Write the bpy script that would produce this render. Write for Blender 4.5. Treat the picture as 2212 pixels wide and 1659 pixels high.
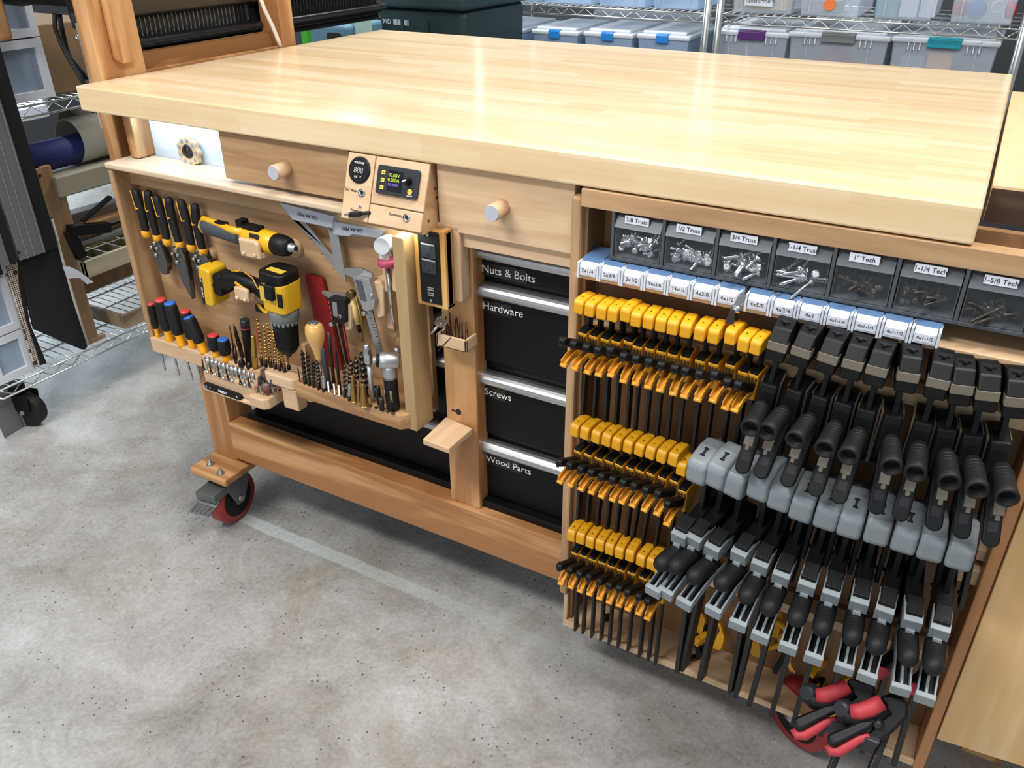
import bpy, bmesh, math, random
from math import sin, cos, pi, radians
from mathutils import Vector as V, Matrix as M4
random.seed(7)
for o in list(bpy.data.objects): bpy.data.objects.remove(o)
C = bpy.context.scene.collection
scene = bpy.context.scene
H = 0.965                                   # worktop height
# ------------------------------------------------------------------ camera
CP = V((1.5099, -1.0153, 1.2472)); YAW, PIT, ROL, FPX = 0.515252, 0.518842, -0.005648, 1795.64
fwd = V((-sin(YAW)*cos(PIT), cos(YAW)*cos(PIT), -sin(PIT))); rt = V((cos(YAW), sin(YAW), 0)); upv = rt.cross(fwd)
cr, sr = cos(ROL), sin(ROL)
r2 = cr*rt + sr*upv; u2 = -sr*rt + cr*upv
cam = bpy.data.objects.new('camera', bpy.data.cameras.new('camera')); C.objects.link(cam)
m = M4((( r2.x, u2.x, -fwd.x, CP.x), (r2.y, u2.y, -fwd.y, CP.y), (r2.z, u2.z, -fwd.z, CP.z), (0,0,0,1)))
cam.matrix_world = m
cam.data.sensor_fit = 'HORIZONTAL'; cam.data.sensor_width = 36; cam.data.lens = FPX/2212*36; cam.data.clip_start = .02
scene.camera = cam
# ------------------------------------------------------------------ light
scene.view_settings.view_transform = 'Standard'; scene.view_settings.look = 'None'
scene.view_settings.gamma = 1; scene.view_settings.use_curve_mapping = False
scene.view_settings.exposure = 0.24
w = bpy.data.worlds.new('sky'); scene.world = w; w.use_nodes = True
bg = w.node_tree.nodes['Background']; bg.inputs[0].default_value = (.82, .90, 1, 1); bg.inputs[1].default_value = .31
def area(name, loc, target, size, power, col=(1,1,1), sy=None, spread=None):
    l = bpy.data.lights.new(name, 'AREA'); l.energy = power; l.color = col; l.size = size
    l.shape = 'RECTANGLE'; l.size_y = sy or size
    if spread: l.spread = spread
    o = bpy.data.objects.new(name, l); C.objects.link(o); o.location = loc
    o.rotation_euler = (V(target)-V(loc)).to_track_quat('-Z', 'Y').to_euler(); return o
area('garage_door_daylight', (1.2, -4.2, 2.0), (1.0, 0, .3), 3.6, 32, (.93, .97, 1), 2.2)
area('overhead_fill', (-.1, 1.75, 2.55), (.1, 1.5, 0), 1.3, 44, (1, .98, .95), .14)  # unseen overhead fill, added to brighten the racks behind
area('overhead_fill', (1.9, -.2, 2.6), (1.5, .2, 0), 1.3, 44, (1, .98, .95), .3)  # unseen overhead fill, added above the right end
area('overhead_fill', (.1, -1.4, 2.6), (.2, -.8, 0), 1.3, 52, (1, .98, .95), .3)  # unseen overhead fill, added for the floor in front
area('side_door_daylight', (-2.9, 1.3, 1.5), (0, .6, .6), 1.2, 18, (.70, .88, 1), 1.4)
# ------------------------------------------------------------------ helpers
def ray(u, v): return r2*((u-1106)/FPX) - u2*((v-829.5)/FPX) + fwd
def _p(u, v, a, val):
    d = ray(u, v); return CP + d*((val-CP[a])/d[a])
def S(u, v, y): return _p(u, v, 1, y)
def SX(u, v, x): return _p(u, v, 0, x)
def SZ(u, v, z): return _p(u, v, 2, z)
ORG = {}
def rootof(o):
    while o.parent: o = o.parent
    return o
class MB:
    def __init__(s): s.v = []; s.f = []; s.m = []; s.sm = []; s.mi = 0
    def add(s, vs, fs, smooth=False):
        n = len(s.v); s.v += [V(x) for x in vs]
        for f in fs: s.f.append([i+n for i in f]); s.m.append(s.mi); s.sm.append(smooth)
        return s
    def box(s, x0, x1, y0, y1, z0, z1):
        vs = [(x,y,z) for x in (x0,x1) for y in (y0,y1) for z in (z0,z1)]
        return s.add(vs, [(0,1,3,2),(4,6,7,5),(0,4,5,1),(2,3,7,6),(0,2,6,4),(1,5,7,3)])
    def obox(s, c, a, b, d):                       # centre and three half-extent vectors
        c, a, b, d = V(c), V(a), V(b), V(d)
        vs = [c+a*i+b*j+d*k for i in (-1,1) for j in (-1,1) for k in (-1,1)]
        f = [(0,1,3,2),(4,6,7,5),(0,4,5,1),(2,3,7,6),(0,2,6,4),(1,5,7,3)]
        if a.cross(b).dot(d) < 0: f = [q[::-1] for q in f]
        return s.add(vs, f)
    def bar(s, p0, p1, wd, th, up=(0,0,1)):        # rectangular bar, wd across, th along up
        p0, p1 = V(p0), V(p1); d = p1-p0; a = d.cross(V(up))
        if a.length < 1e-6: a = d.cross(V((0,1,0)))
        a.normalize(); b = a.cross(d).normalized()
        return s.obox((p0+p1)/2, d/2, a*wd/2, b*th/2)
    def lathe(s, prof, o, ax=(0,0,1), n=16, smooth=True):   # prof: (along, radius)
        o, ax = V(o), V(ax).normalized(); a = ax.orthogonal().normalized(); b = ax.cross(a)
        vs = []; fs = []
        for t, r in prof:
            for k in range(n):
                an = 2*pi*k/n; vs.append(o+ax*t+(a*cos(an)+b*sin(an))*max(r, 1e-5))
        for i in range(len(prof)-1):
            for k in range(n):
                k2 = (k+1) % n; fs.append((i*n+k, i*n+k2, (i+1)*n+k2, (i+1)*n+k))
        fs.append(tuple(range(n))[::-1]); L = (len(prof)-1)*n; fs.append(tuple(range(L, L+n)))
        n0 = len(s.f); s.add(vs, fs, smooth); s.sm[-1] = False; s.sm[-2] = False
        return s
    def cyl(s, p0, p1, r0, r1=None, n=14):
        p0, p1 = V(p0), V(p1); return s.lathe([(0, r0), ((p1-p0).length, r0 if r1 is None else r1)], p0, p1-p0, n)
    def tube(s, pts, r, n=8):
        pts = [V(q) for q in pts]; vs = []; fs = []; a = None
        for i, q in enumerate(pts):
            d = (pts[min(i+1, len(pts)-1)]-pts[max(i-1, 0)]).normalized()
            a = d.orthogonal().normalized() if a is None else (a-d*a.dot(d)).normalized()
            b = d.cross(a); rr = r[i] if isinstance(r, (list, tuple)) else r
            for k in range(n): vs.append(q+(a*cos(2*pi*k/n)+b*sin(2*pi*k/n))*rr)
        for i in range(len(pts)-1):
            for k in range(n):
                k2 = (k+1) % n; fs.append((i*n+k, i*n+k2, (i+1)*n+k2, (i+1)*n+k))
        fs.append(tuple(range(n))[::-1]); L = (len(pts)-1)*n; fs.append(tuple(range(L, L+n)))
        return s.add(vs, fs, True)
    def prism(s, poly, o, ax, ay, az, th):        # poly in (ax, ay) plane, thick th along az
        o, ax, ay, az = V(o), V(ax), V(ay), V(az)
        n = len(poly); ar = sum(poly[i][0]*poly[(i+1) % n][1]-poly[(i+1) % n][0]*poly[i][1] for i in range(n))
        if (ar > 0) == (ax.cross(ay).dot(az)*th < 0): poly = poly[::-1]
        b = [o+ax*p[0]+ay*p[1] for p in poly]; t = [q+az*th for q in b]
        fs = [tuple(range(n))[::-1], tuple(range(n, 2*n))]+[(i, (i+1) % n, n+(i+1) % n, n+i) for i in range(n)]
        return s.add(b+t, fs)
    def ring(s, o, ax, r0, r1, h, n=24):          # tube with a hole
        o, ax = V(o), V(ax).normalized(); a = ax.orthogonal().normalized(); b = ax.cross(a); vs = []; fs = []
        for r, t in ((r0,0),(r1,0),(r1,h),(r0,h)):
            for k in range(n): vs.append(o+ax*t+(a*cos(2*pi*k/n)+b*sin(2*pi*k/n))*r)
        for i in range(4):
            for k in range(n):
                k2 = (k+1) % n; j = (i+1) % 4; fs.append((i*n+k, j*n+k, j*n+k2, i*n+k2)[::-1])
        return s.add(vs, fs, True)
    def sph(s, c, r, sc=(1,1,1), n=12):
        c = V(c); vs = []; fs = []; mm = n//2
        for i in range(1, mm):
            for k in range(n):
                t = pi*i/mm; a = 2*pi*k/n; vs.append(c+V((sin(t)*cos(a)*r*sc[0], sin(t)*sin(a)*r*sc[1], cos(t)*r*sc[2])))
        for i in range(mm-2):
            for k in range(n):
                k2 = (k+1) % n; fs.append((i*n+k, (i+1)*n+k, (i+1)*n+k2, i*n+k2))
        T = len(vs); vs += [c+V((0,0,r*sc[2])), c-V((0,0,r*sc[2]))]
        for k in range(n):
            k2 = (k+1) % n; fs.append((T, k, k2)); q = (mm-2)*n; fs.append((T+1, q+k2, q+k))
        return s.add(vs, fs, True)
    def build(s, name, mat, parent=None, bev=0, seg=2, smooth=None):
        me = bpy.data.meshes.new(name); off = ORG.get(rootof(parent).name, V((0,0,0))) if parent else V((0,0,0))
        me.from_pydata([q-off for q in s.v], [], s.f)
        mats = mat if isinstance(mat, (list, tuple)) else [mat]
        for x in mats: me.materials.append(x)
        me.polygons.foreach_set('material_index', s.m)
        me.polygons.foreach_set('use_smooth', s.sm if smooth is None else [smooth]*len(s.f)); me.update()
        o = bpy.data.objects.new(name, me); C.objects.link(o)
        if parent: o.parent = parent
        if bev:
            bm_ = o.modifiers.new('bevel', 'BEVEL'); bm_.width = bev; bm_.segments = seg; bm_.limit_method = 'ANGLE'
            bm_.angle_limit = radians(40); bm_.use_clamp_overlap = True
        return o
def tag(o, label, cat, group=None, kind=None):
    if label: o['label'] = label
    if cat: o['category'] = cat
    if group: o['group'] = group
    if kind: o['kind'] = kind
    return o
def thing(name, label, cat, loc=(0,0,0), group=None, local=False):
    o = bpy.data.objects.new(name, None); C.objects.link(o); o.location = loc; o.empty_display_size = .02
    tag(o, label, cat, group); ORG[o.name] = V((0,0,0)) if local else V(loc); return o
def dup(root, loc, label, rot=None, scale=None, group=None):
    def rec(o, par):
        c = o.copy(); C.objects.link(c); c.parent = par
        for ch in o.children: rec(ch, c)
        return c
    r = rec(root, None); r.location = loc; r['label'] = label
    if rot is not None: r.rotation_euler = rot
    if scale is not None: r.scale = scale
    if group: r['group'] = group
    return r
def single(mb, name, mat, label, cat, group=None, bev=0, seg=2):
    return tag(mb.build(name, mat, None, bev, seg), label, cat, group)
def struct(mb, name, mat, **k):
    o = mb.build(name, mat, **k); o['kind'] = 'structure'; return o
def text(t, size, o, xd, yd, mat, parent, name='lettering', align='CENTER', lift=.0004, bold=0, lab=None):
    xd, yd = V(xd).normalized(), V(yd).normalized(); zd = xd.cross(yd)
    cu = bpy.data.curves.new('t', 'FONT'); cu.body = t; cu.size = size; cu.align_x = align; cu.align_y = 'CENTER'
    cu.extrude = .00015; cu.offset = bold; cu.resolution_u = 3
    to = bpy.data.objects.new('t', cu); me = bpy.data.meshes.new_from_object(to)
    off = ORG.get(rootof(parent).name, V((0,0,0)))
    mm = M4(((xd.x, yd.x, zd.x, 0), (xd.y, yd.y, zd.y, 0), (xd.z, yd.z, zd.z, 0), (0,0,0,1)))
    me.transform(M4.Translation(V(o)-off+zd*lift) @ mm); me.materials.clear(); me.materials.append(mat)
    bpy.data.objects.remove(to); ob = bpy.data.objects.new(name, me); C.objects.link(ob); ob.parent = parent
    if lab: ob['label'] = lab
    return ob
# ------------------------------------------------------------------ materials
def srgb(*c): return tuple(((x/255)/12.92 if x/255 < .04045 else ((x/255+.055)/1.055)**2.4) for x in c)+(1,)
def newmat(name):
    m_ = bpy.data.materials.new(name); m_.use_nodes = True; nt = m_.node_tree; return m_, nt, nt.nodes['Principled BSDF']
def plain(name, col, rough=.5, metal=0, coat=0, bump=0, bscale=200, var=0, spec=.5, emit=0):
    m_, nt, b = newmat(name); b.inputs['Base Color'].default_value = col; b.inputs['Roughness'].default_value = rough
    b.inputs['Metallic'].default_value = metal; b.inputs['Coat Weight'].default_value = coat; b.inputs['Specular IOR Level'].default_value = spec
    tc = nt.nodes.new('ShaderNodeTexCoord')
    nz = nt.nodes.new('ShaderNodeTexNoise'); nz.inputs['Scale'].default_value = bscale; nz.inputs['Detail'].default_value = 4
    nt.links.new(tc.outputs['Object'], nz.inputs['Vector'])
    if bump:
        bp = nt.nodes.new('ShaderNodeBump'); bp.inputs['Strength'].default_value = bump; bp.inputs['Distance'].default_value = .001
        nt.links.new(nz.outputs[0], bp.inputs['Height']); nt.links.new(bp.outputs[0], b.inputs['Normal'])
    if var:
        n2 = nt.nodes.new('ShaderNodeTexNoise'); n2.inputs['Scale'].default_value = bscale*.15; nt.links.new(tc.outputs['Object'], n2.inputs['Vector'])
        mx = nt.nodes.new('ShaderNodeMix'); mx.data_type = 'RGBA'; mx.inputs[6].default_value = tuple(x*(1-var) for x in col[:3])+(1,)
        mx.inputs[7].default_value = tuple(min(1, x*(1+var)) for x in col[:3])+(1,); nt.links.new(n2.outputs[0], mx.inputs[0]); nt.links.new(mx.outputs[2], b.inputs['Base Color'])
    if emit: b.inputs['Emission Color'].default_value = col; b.inputs['Emission Strength'].default_value = emit
    return m_
def wood(name, lo, hi, axis='x', rough=.45, scale=1, coat=.1, rings=.55, plank=0):
    m_, nt, b = newmat(name); N = nt.nodes.new; L = nt.links.new
    tc = N('ShaderNodeTexCoord'); mp = N('ShaderNodeMapping'); L(tc.outputs['Object'], mp.inputs[0])
    st = {'x': (.9, 9, 9), 'y': (9, .9, 9), 'z': (9, 9, .9)}[axis]; mp.inputs['Scale'].default_value = tuple(q*scale for q in st)
    n1 = N('ShaderNodeTexNoise'); n1.inputs['Scale'].default_value = 1.1; n1.inputs['Detail'].default_value = 5; n1.inputs['Distortion'].default_value = .7
    L(mp.outputs[0], n1.inputs['Vector'])
    # contour lines of the slow noise read as grain
    mu = N('ShaderNodeMath'); mu.operation = 'MULTIPLY'; mu.inputs[1].default_value = 16; L(n1.outputs[0], mu.inputs[0])
    sn = N('ShaderNodeMath'); sn.operation = 'SINE'; L(mu.outputs[0], sn.inputs[0])
    mr = N('ShaderNodeMapRange'); mr.inputs[1].default_value = -1; mr.inputs[2].default_value = 1; L(sn.outputs[0], mr.inputs[0])
    pw = N('ShaderNodeMath'); pw.operation = 'POWER'; pw.inputs[1].default_value = 2.2; L(mr.outputs[0], pw.inputs[0])
    n2 = N('ShaderNodeTexNoise'); n2.inputs['Scale'].default_value = 14; n2.inputs['Detail'].default_value = 6; L(mp.outputs[0], n2.inputs['Vector'])
    n3 = N('ShaderNodeTexNoise'); n3.inputs['Scale'].default_value = .9; L(mp.outputs[0], n3.inputs['Vector'])
    a = N('ShaderNodeMath'); a.operation = 'MULTIPLY'; a.inputs[1].default_value = rings; L(pw.outputs[0], a.inputs[0])
    a2 = N('ShaderNodeMath'); a2.operation = 'MULTIPLY_ADD'; a2.inputs[1].default_value = .45; L(n2.outputs[0], a2.inputs[0]); L(a.outputs[0], a2.inputs[2])
    a3 = N('ShaderNodeMath'); a3.operation = 'MULTIPLY_ADD'; a3.inputs[1].default_value = .35; L(n3.outputs[0], a3.inputs[0]); L(a2.outputs[0], a3.inputs[2])
    rp = N('ShaderNodeValToRGB'); rp.color_ramp.elements[0].color = hi; rp.color_ramp.elements[0].position = .25
    rp.color_ramp.elements[1].color = lo; rp.color_ramp.elements[1].position = 1.0; L(a3.outputs[0], rp.inputs[0])
    L(rp.outputs[0], b.inputs['Base Color']); b.inputs['Roughness'].default_value = rough; b.inputs['Coat Weight'].default_value = coat; b.inputs['Coat Roughness'].default_value = .25
    bp = N('ShaderNodeBump'); bp.inputs['Strength'].default_value = .12; bp.inputs['Distance'].default_value = .001; L(n2.outputs[0], bp.inputs['Height']); L(bp.outputs[0], b.inputs['Normal'])
    return m_
pine = {a: wood('pine_'+a, srgb(150,108,68), srgb(206,168,120), a) for a in 'xyz'}
rpine = {a: wood('amber_pine_'+a, srgb(158,108,64), srgb(208,162,110), a, rings=.7) for a in 'xz'}
poplar = {a: wood('poplar_'+a, srgb(150,114,78), srgb(200,164,124), a, rings=.45, rough=.5) for a in 'xyz'}
maple = {a: wood('maple_'+a, srgb(184,148,112), srgb(218,188,152), a, rings=.3, rough=.5, scale=1.5) for a in 'xyz'}
dwood = {a: wood('brown_ply_'+a, srgb(104,72,42), srgb(150,112,74), a, rings=.4, rough=.55) for a in 'xz'}
lit_birch = wood('led_lit_birch', srgb(200,205,212), srgb(232,234,238), 'x', rings=.3)  # cool led glow painted into the birch colour of the recess
palep = wood('pale_pine_sheet', srgb(214,172,116), srgb(240,212,168), 'z', rings=.6, scale=.55)
ext = wood('beech', srgb(196,160,112), srgb(228,198,152), 'y', rings=.2)
dkwood = wood('walnut_edge', srgb(50,34,26), srgb(86,62,48), 'x', rings=.5)
def butcher():
    m_, nt, b = newmat('butcher_block'); N = nt.nodes.new; L = nt.links.new
    tc = N('ShaderNodeTexCoord'); sp = N('ShaderNodeSeparateXYZ'); L(tc.outputs['Object'], sp.inputs[0])
    ym = N('ShaderNodeMath'); ym.operation = 'SUBTRACT'; L(sp.outputs[1], ym.inputs[0]); L(sp.outputs[2], ym.inputs[1])
    cb = N('ShaderNodeCombineXYZ'); L(sp.outputs[0], cb.inputs[0]); L(ym.outputs[0], cb.inputs[1])
    cols = []
    for off, sc in ((0, 1), (7.3, .43)):
        br = N('ShaderNodeTexBrick'); br.inputs['Scale'].default_value = 1; br.inputs['Mortar Size'].default_value = .0003; br.inputs['Mortar Smooth'].default_value = 0
        br.inputs['Brick Width'].default_value = .48*(1 if off == 0 else .7); br.inputs['Row Height'].default_value = .029; br.offset = .37; br.offset_frequency = 3; br.squash = .7; br.squash_frequency = 2
        mp = N('ShaderNodeMapping'); mp.inputs['Location'].default_value = (off*.04, off*.4, 0); L(cb.outputs[0], mp.inputs[0]); L(mp.outputs[0], br.inputs[0])
        br.inputs['Color1'].default_value = (0,0,0,1); br.inputs['Color2'].default_value = (1,1,1,1); br.inputs['Mortar'].default_value = (.35,.35,.35,1)
        cols.append(br)
    mx = N('ShaderNodeMix'); mx.data_type = 'RGBA'; mx.inputs[0].default_value = .3; L(cols[0].outputs[0], mx.inputs[6]); L(cols[1].outputs[0], mx.inputs[7])
    mp = N('ShaderNodeMapping'); mp.inputs['Scale'].default_value = (3, 45, 1); L(cb.outputs[0], mp.inputs[0])
    nz = N('ShaderNodeTexNoise'); nz.inputs['Scale'].default_value = 1.5; nz.inputs['Detail'].default_value = 6; L(mp.outputs[0], nz.inputs[0])
    n3 = N('ShaderNodeTexNoise'); n3.inputs['Scale'].default_value = 2.5; L(cb.outputs[0], n3.inputs[0])
    a = N('ShaderNodeMath'); a.operation = 'MULTIPLY_ADD'; a.inputs[1].default_value = .5; L(nz.outputs[0], a.inputs[0]); 
    s_ = N('ShaderNodeMath'); s_.operation = 'MULTIPLY'; s_.inputs[1].default_value = .42; L(mx.outputs[2], s_.inputs[0]); L(s_.outputs[0], a.inputs[2])
    a2 = N('ShaderNodeMath'); a2.operation = 'MULTIPLY_ADD'; a2.inputs[1].default_value = .3; L(n3.outputs[0], a2.inputs[0]); L(a.outputs[0], a2.inputs[2])
    rp = N('ShaderNodeValToRGB'); E_ = rp.color_ramp.elements; E_[0].position = .2; E_[0].color = srgb(198,160,114); E_[1].position = .95; E_[1].color = srgb(232,212,178)
    e = E_.new(.5); e.color = srgb(217,188,144); L(a2.outputs[0], rp.inputs[0]); L(rp.outputs[0], b.inputs['Base Color'])
    b.inputs['Roughness'].default_value = .36; b.inputs['Coat Weight'].default_value = .5; b.inputs['Coat Roughness'].default_value = .16
    return m_
M_top = butcher()
black = plain('black_plastic', srgb(10,11,12), .5, bump=.15, spec=.3)
blackg = plain('black_rubber', srgb(8,8,9), .65, bump=.3, bscale=500)
dgrey = plain('charcoal_plastic', srgb(36,39,43), .5, bump=.1)
gunmetal = plain('dark_rail_steel', srgb(14,14,15), .42, 0, spec=.5)
yellow = plain('yellow_plastic', srgb(222,160,26), .4, bump=.05, spec=.5)
yel2 = plain('yellow_housing', srgb(214,166,30), .38)
tan = plain('taupe_plastic', srgb(112,104,90), .5)
grey = plain('light_grey_plastic', srgb(128,136,140), .48, bump=.1)
redp = plain('red_pad', srgb(172,50,58), .6, bump=.2)
redm = plain('dark_red', srgb(140,34,34), .4)
bluep = plain('blue_cap', srgb(40,104,190), .35)
redcap = plain('red_cap', srgb(204,60,60), .4)
steel = plain('polished_steel', srgb(200,203,205), .22, 1)
bsteel = plain('brushed_aluminium', srgb(190,192,194), .36, .95, bump=.05)
alu = plain('dull_aluminium', srgb(168,171,172), .45, .6)
chrome = plain('chrome_wire', srgb(205,208,205), .25, .9)
dsteel = plain('blackened_steel', srgb(58,54,50), .35, .8)
gold = plain('gold_titanium', srgb(172,136,78), .3, .9)
brass = plain('brass', srgb(190,160,84), .35, .9)
white = plain('white_plastic', srgb(204,210,220), .45)
labelw = plain('label_paper', srgb(214,218,228), .6)
ink = plain('black_ink', srgb(20,20,26), .6)
winkk = plain('white_ink', srgb(235,235,235), .6)
chest = plain('black_powder_coat', srgb(7,7,8), .5, bump=.2, bscale=900, spec=.25)
tyre = plain('red_polyurethane', srgb(150,34,36), .42, coat=.2, var=.15)
zinc = plain('zinc_steel', srgb(120,124,124), .4, .7)
bolt = plain('galvanised_bolt', srgb(190,192,190), .35, .9)
led = plain('led_strip', (.6, .78, 1, 1), .5, emit=3.5)
ledw = plain('led_warm', (.95, 1, .85, 1), .5, emit=8)
screen = plain('screen_glass', srgb(14,16,22), .12, coat=.5)
lcd = plain('grey_lcd', srgb(120,128,122), .3)
tyel = plain('screen_yellow', srgb(170,190,60), .5, emit=.3)
tpur = plain('screen_purple', srgb(120,90,190), .5, emit=.3)
bluebox = plain('blue_translucent_lid', srgb(84,112,148), .35)
greyfr = plain('bin_frame_grey', srgb(70,74,78), .5, bump=.1)
def clear(name, col=(1,1,1,1), mix=.25, rough=.15):
    m_, nt, b = newmat(name); N = nt.nodes.new; L = nt.links.new; out = nt.nodes['Material Output']
    b.inputs['Base Color'].default_value = col; b.inputs['Roughness'].default_value = rough
    t = N('ShaderNodeBsdfTransparent'); mx = N('ShaderNodeMixShader'); mx.inputs[0].default_value = mix
    L(t.outputs[0], mx.inputs[1]); L(b.outputs[0], mx.inputs[2]); L(mx.outputs[0], out.inputs[0]); return m_
clearp = clear('clear_plastic', srgb(150,155,160), .06)
clearm = clear('hazy_plastic', srgb(120,126,132), .3, .35)
frost = clear('frosted_bin_plastic', srgb(204,214,226), .32, .35)
frostb = clear('frosted_blue_plastic', srgb(176,202,232), .5, .35)
def concrete():
    m_, nt, b = newmat('stained_concrete'); N = nt.nodes.new; L = nt.links.new
    tc = N('ShaderNodeTexCoord')
    def nz(s, d=6, dist=0, rgh=.6):
        n = N('ShaderNodeTexNoise'); n.inputs['Scale'].default_value = s; n.inputs['Detail'].default_value = d; n.inputs['Distortion'].default_value = dist; n.inputs['Roughness'].default_value = rgh
        L(tc.outputs['Object'], n.inputs[0]); return n.outputs[0]
    def mth(op, a, b_=None, c=None):
        n = N('ShaderNodeMath'); n.operation = op
        for i, q in enumerate((a, b_, c)):
            if q is None: continue
            if isinstance(q, (int, float)): n.inputs[i].default_value = q
            else: L(q, n.inputs[i])
        return n.outputs[0]
    v = mth('ADD', mth('MULTIPLY', nz(1.7, 4, .5), .5), mth('ADD', mth('MULTIPLY', nz(9, 9, .8, .8), .42), mth('MULTIPLY', nz(110, 6, 0, .8), .40)))
    rp = N('ShaderNodeValToRGB'); E_ = rp.color_ramp.elements; E_[0].position = .46; E_[0].color = srgb(88,85,81); E_[1].position = .84; E_[1].color = srgb(190,190,191)
    e = E_.new(.6); e.color = srgb(140,138,135); e = E_.new(.72); e.color = srgb(165,164,162); L(v, rp.inputs[0])
    # brown stains
    st = N('ShaderNodeValToRGB'); st.color_ramp.elements[0].position = .50; st.color_ramp.elements[1].position = .72; L(nz(3.1, 7, 1.2), st.inputs[0])
    mx = N('ShaderNodeMix'); mx.data_type = 'RGBA'; mx.blend_type = 'MULTIPLY'; mx.inputs[7].default_value = srgb(226,218,204); L(st.outputs[0], mx.inputs[0]); L(rp.outputs[0], mx.inputs[6])
    # dark specks
    vo = N('ShaderNodeTexVoronoi'); vo.inputs['Scale'].default_value = 16; L(tc.outputs['Object'], vo.inputs[0])
    ds = mth('ADD', vo.outputs['Distance'], mth('MULTIPLY', nz(60, 3), .10)); 
    sp = mth('MULTIPLY', mth('LESS_THAN', ds, .092), mth('GREATER_THAN', nz(5, 2), .5))
    vo2 = N('ShaderNodeTexVoronoi'); vo2.inputs['Scale'].default_value = 70; L(tc.outputs['Object'], vo2.inputs[0])
    sp2 = mth('MULTIPLY', mth('LESS_THAN', vo2.outputs['Distance'], .13), mth('GREATER_THAN', nz(11, 2), .52))
    m2 = N('ShaderNodeMix'); m2.data_type = 'RGBA'; m2.inputs[7].default_value = srgb(44,41,38); L(mth('MULTIPLY', mth('MAXIMUM', sp, sp2), .8), m2.inputs[0]); L(mx.outputs[2], m2.inputs[6])
    # pale residue line left by a strip of tape
    se = N('ShaderNodeSeparateXYZ'); L(tc.outputs['Object'], se.inputs[0])
    yy = mth('ADD', se.outputs[1], mth('MULTIPLY', nz(30, 4), .012))
    band = mth('MULTIPLY', mth('GREATER_THAN', yy, .012), mth('LESS_THAN', yy, .044))
    fr = N('ShaderNodeMapRange'); L(se.outputs[0], fr.inputs[0]); fr.inputs[1].default_value = 1.25; fr.inputs[2].default_value = .3; fr.inputs[3].default_value = 0; fr.inputs[4].default_value = 1
    band = mth('MULTIPLY', band, mth('GREATER_THAN', se.outputs[0], .185)); bb = mth('MULTIPLY', mth('MULTIPLY', band, fr.outputs[0]), mth('MULTIPLY', nz(120, 3), 1.0))
    m3 = N('ShaderNodeMix'); m3.data_type = 'RGBA'; m3.inputs[7].default_value = srgb(186,198,196); L(bb, m3.inputs[0]); L(m2.outputs[2], m3.inputs[6])
    L(m3.outputs[2], b.inputs['Base Color']); b.inputs['Roughness'].default_value = .55
    L(mth('ADD', mth('MULTIPLY', nz(6, 6), .5), .22), b.inputs['Roughness'])
    bp = N('ShaderNodeBump'); bp.inputs['Strength'].default_value = .3; bp.inputs['Distance'].default_value = .002; L(nz(90, 5), bp.inputs['Height']); L(bp.outputs[0], b.inputs['Normal'])
    return m_
M_floor = concrete()
def cat_rounded(w_, h_, r, n=4):                     # rounded rectangle polygon around 0
    q = []
    for cx, cy, a0 in ((w_/2-r, h_/2-r, 0), (-w_/2+r, h_/2-r, 90), (-w_/2+r, -h_/2+r, 180), (w_/2-r, -h_/2+r, 270)):
        for k in range(n+1): a = radians(a0+90*k/n); q.append((cx+r*cos(a), cy+r*sin(a)))
    return q
XA, YA, ZA = V((1,0,0)), V((0,1,0)), V((0,0,1)); NY = -YA
ORDN = ['leftmost','second','third','fourth','fifth','sixth','seventh','eighth','ninth','tenth','eleventh','twelfth','thirteenth','fourteenth','fifteenth','sixteenth','seventeenth','eighteenth','nineteenth','twentieth']
def nth(i, n=99, s='from the left'):
    if i == 0: return 'leftmost'
    if i == n-1: return 'rightmost'
    return ORDN[i]+' '+s
# ------------------------------------------------------------------ the setting
struct(MB().box(-3.2, 4, -5, 3.2, -.05, 0), 'floor', M_floor)
wallm = plain('dim_painted_wall', srgb(58,62,66), .8, bump=.1)
struct(MB().box(-3.2, 4, 3.0, 3.1, 0, 2.8), 'wall_back', wallm)
struct(MB().box(-3.2, -3.1, -1.2, .55, 0, 2.8).box(-3.2, -3.1, 1.9, 3.0, 0, 2.8).box(-3.2, -3.1, .55, 1.9, 1.9, 2.8).box(-3.2,-3.1,.55,1.9,0,.25), 'wall_left', wallm)
w2 = struct(MB().box(-2.32, -2.28, 2.96, 3.0, 1.15, 2.1).box(-1.72, -1.68, 2.96, 3.0, 1.15, 2.1).box(-2.28, -1.72, 2.96, 3.0, 1.15, 1.19).box(-2.28, -1.72, 2.96, 3.0, 2.06, 2.1), 'added_glow_panel', white)  # unseen frame, added with its pane for a highlight on the worktop
wf = struct(MB().box(-3.18, -3.12, .55, 1.9, .25, .31).box(-3.18, -3.12, .55, 1.9, 1.84, 1.9).box(-3.18, -3.12, 1.19, 1.25, .3, 1.85), 'window_1', white)
daylight = plain('daylit_glass', (.82,.93,1,1), .2, emit=3.2)
MB().box(-3.16, -3.15, .55, 1.9, .25, 1.9).build('glowing_pane', daylight, wf)
MB().box(-2.28, -1.72, 2.985, 2.99, 1.19, 2.06).build('glowing_pane', plain('added_glow', (.88,.94,1,1), .2, emit=6), w2)  # added glowing pane, meant to reflect in the worktop
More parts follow.
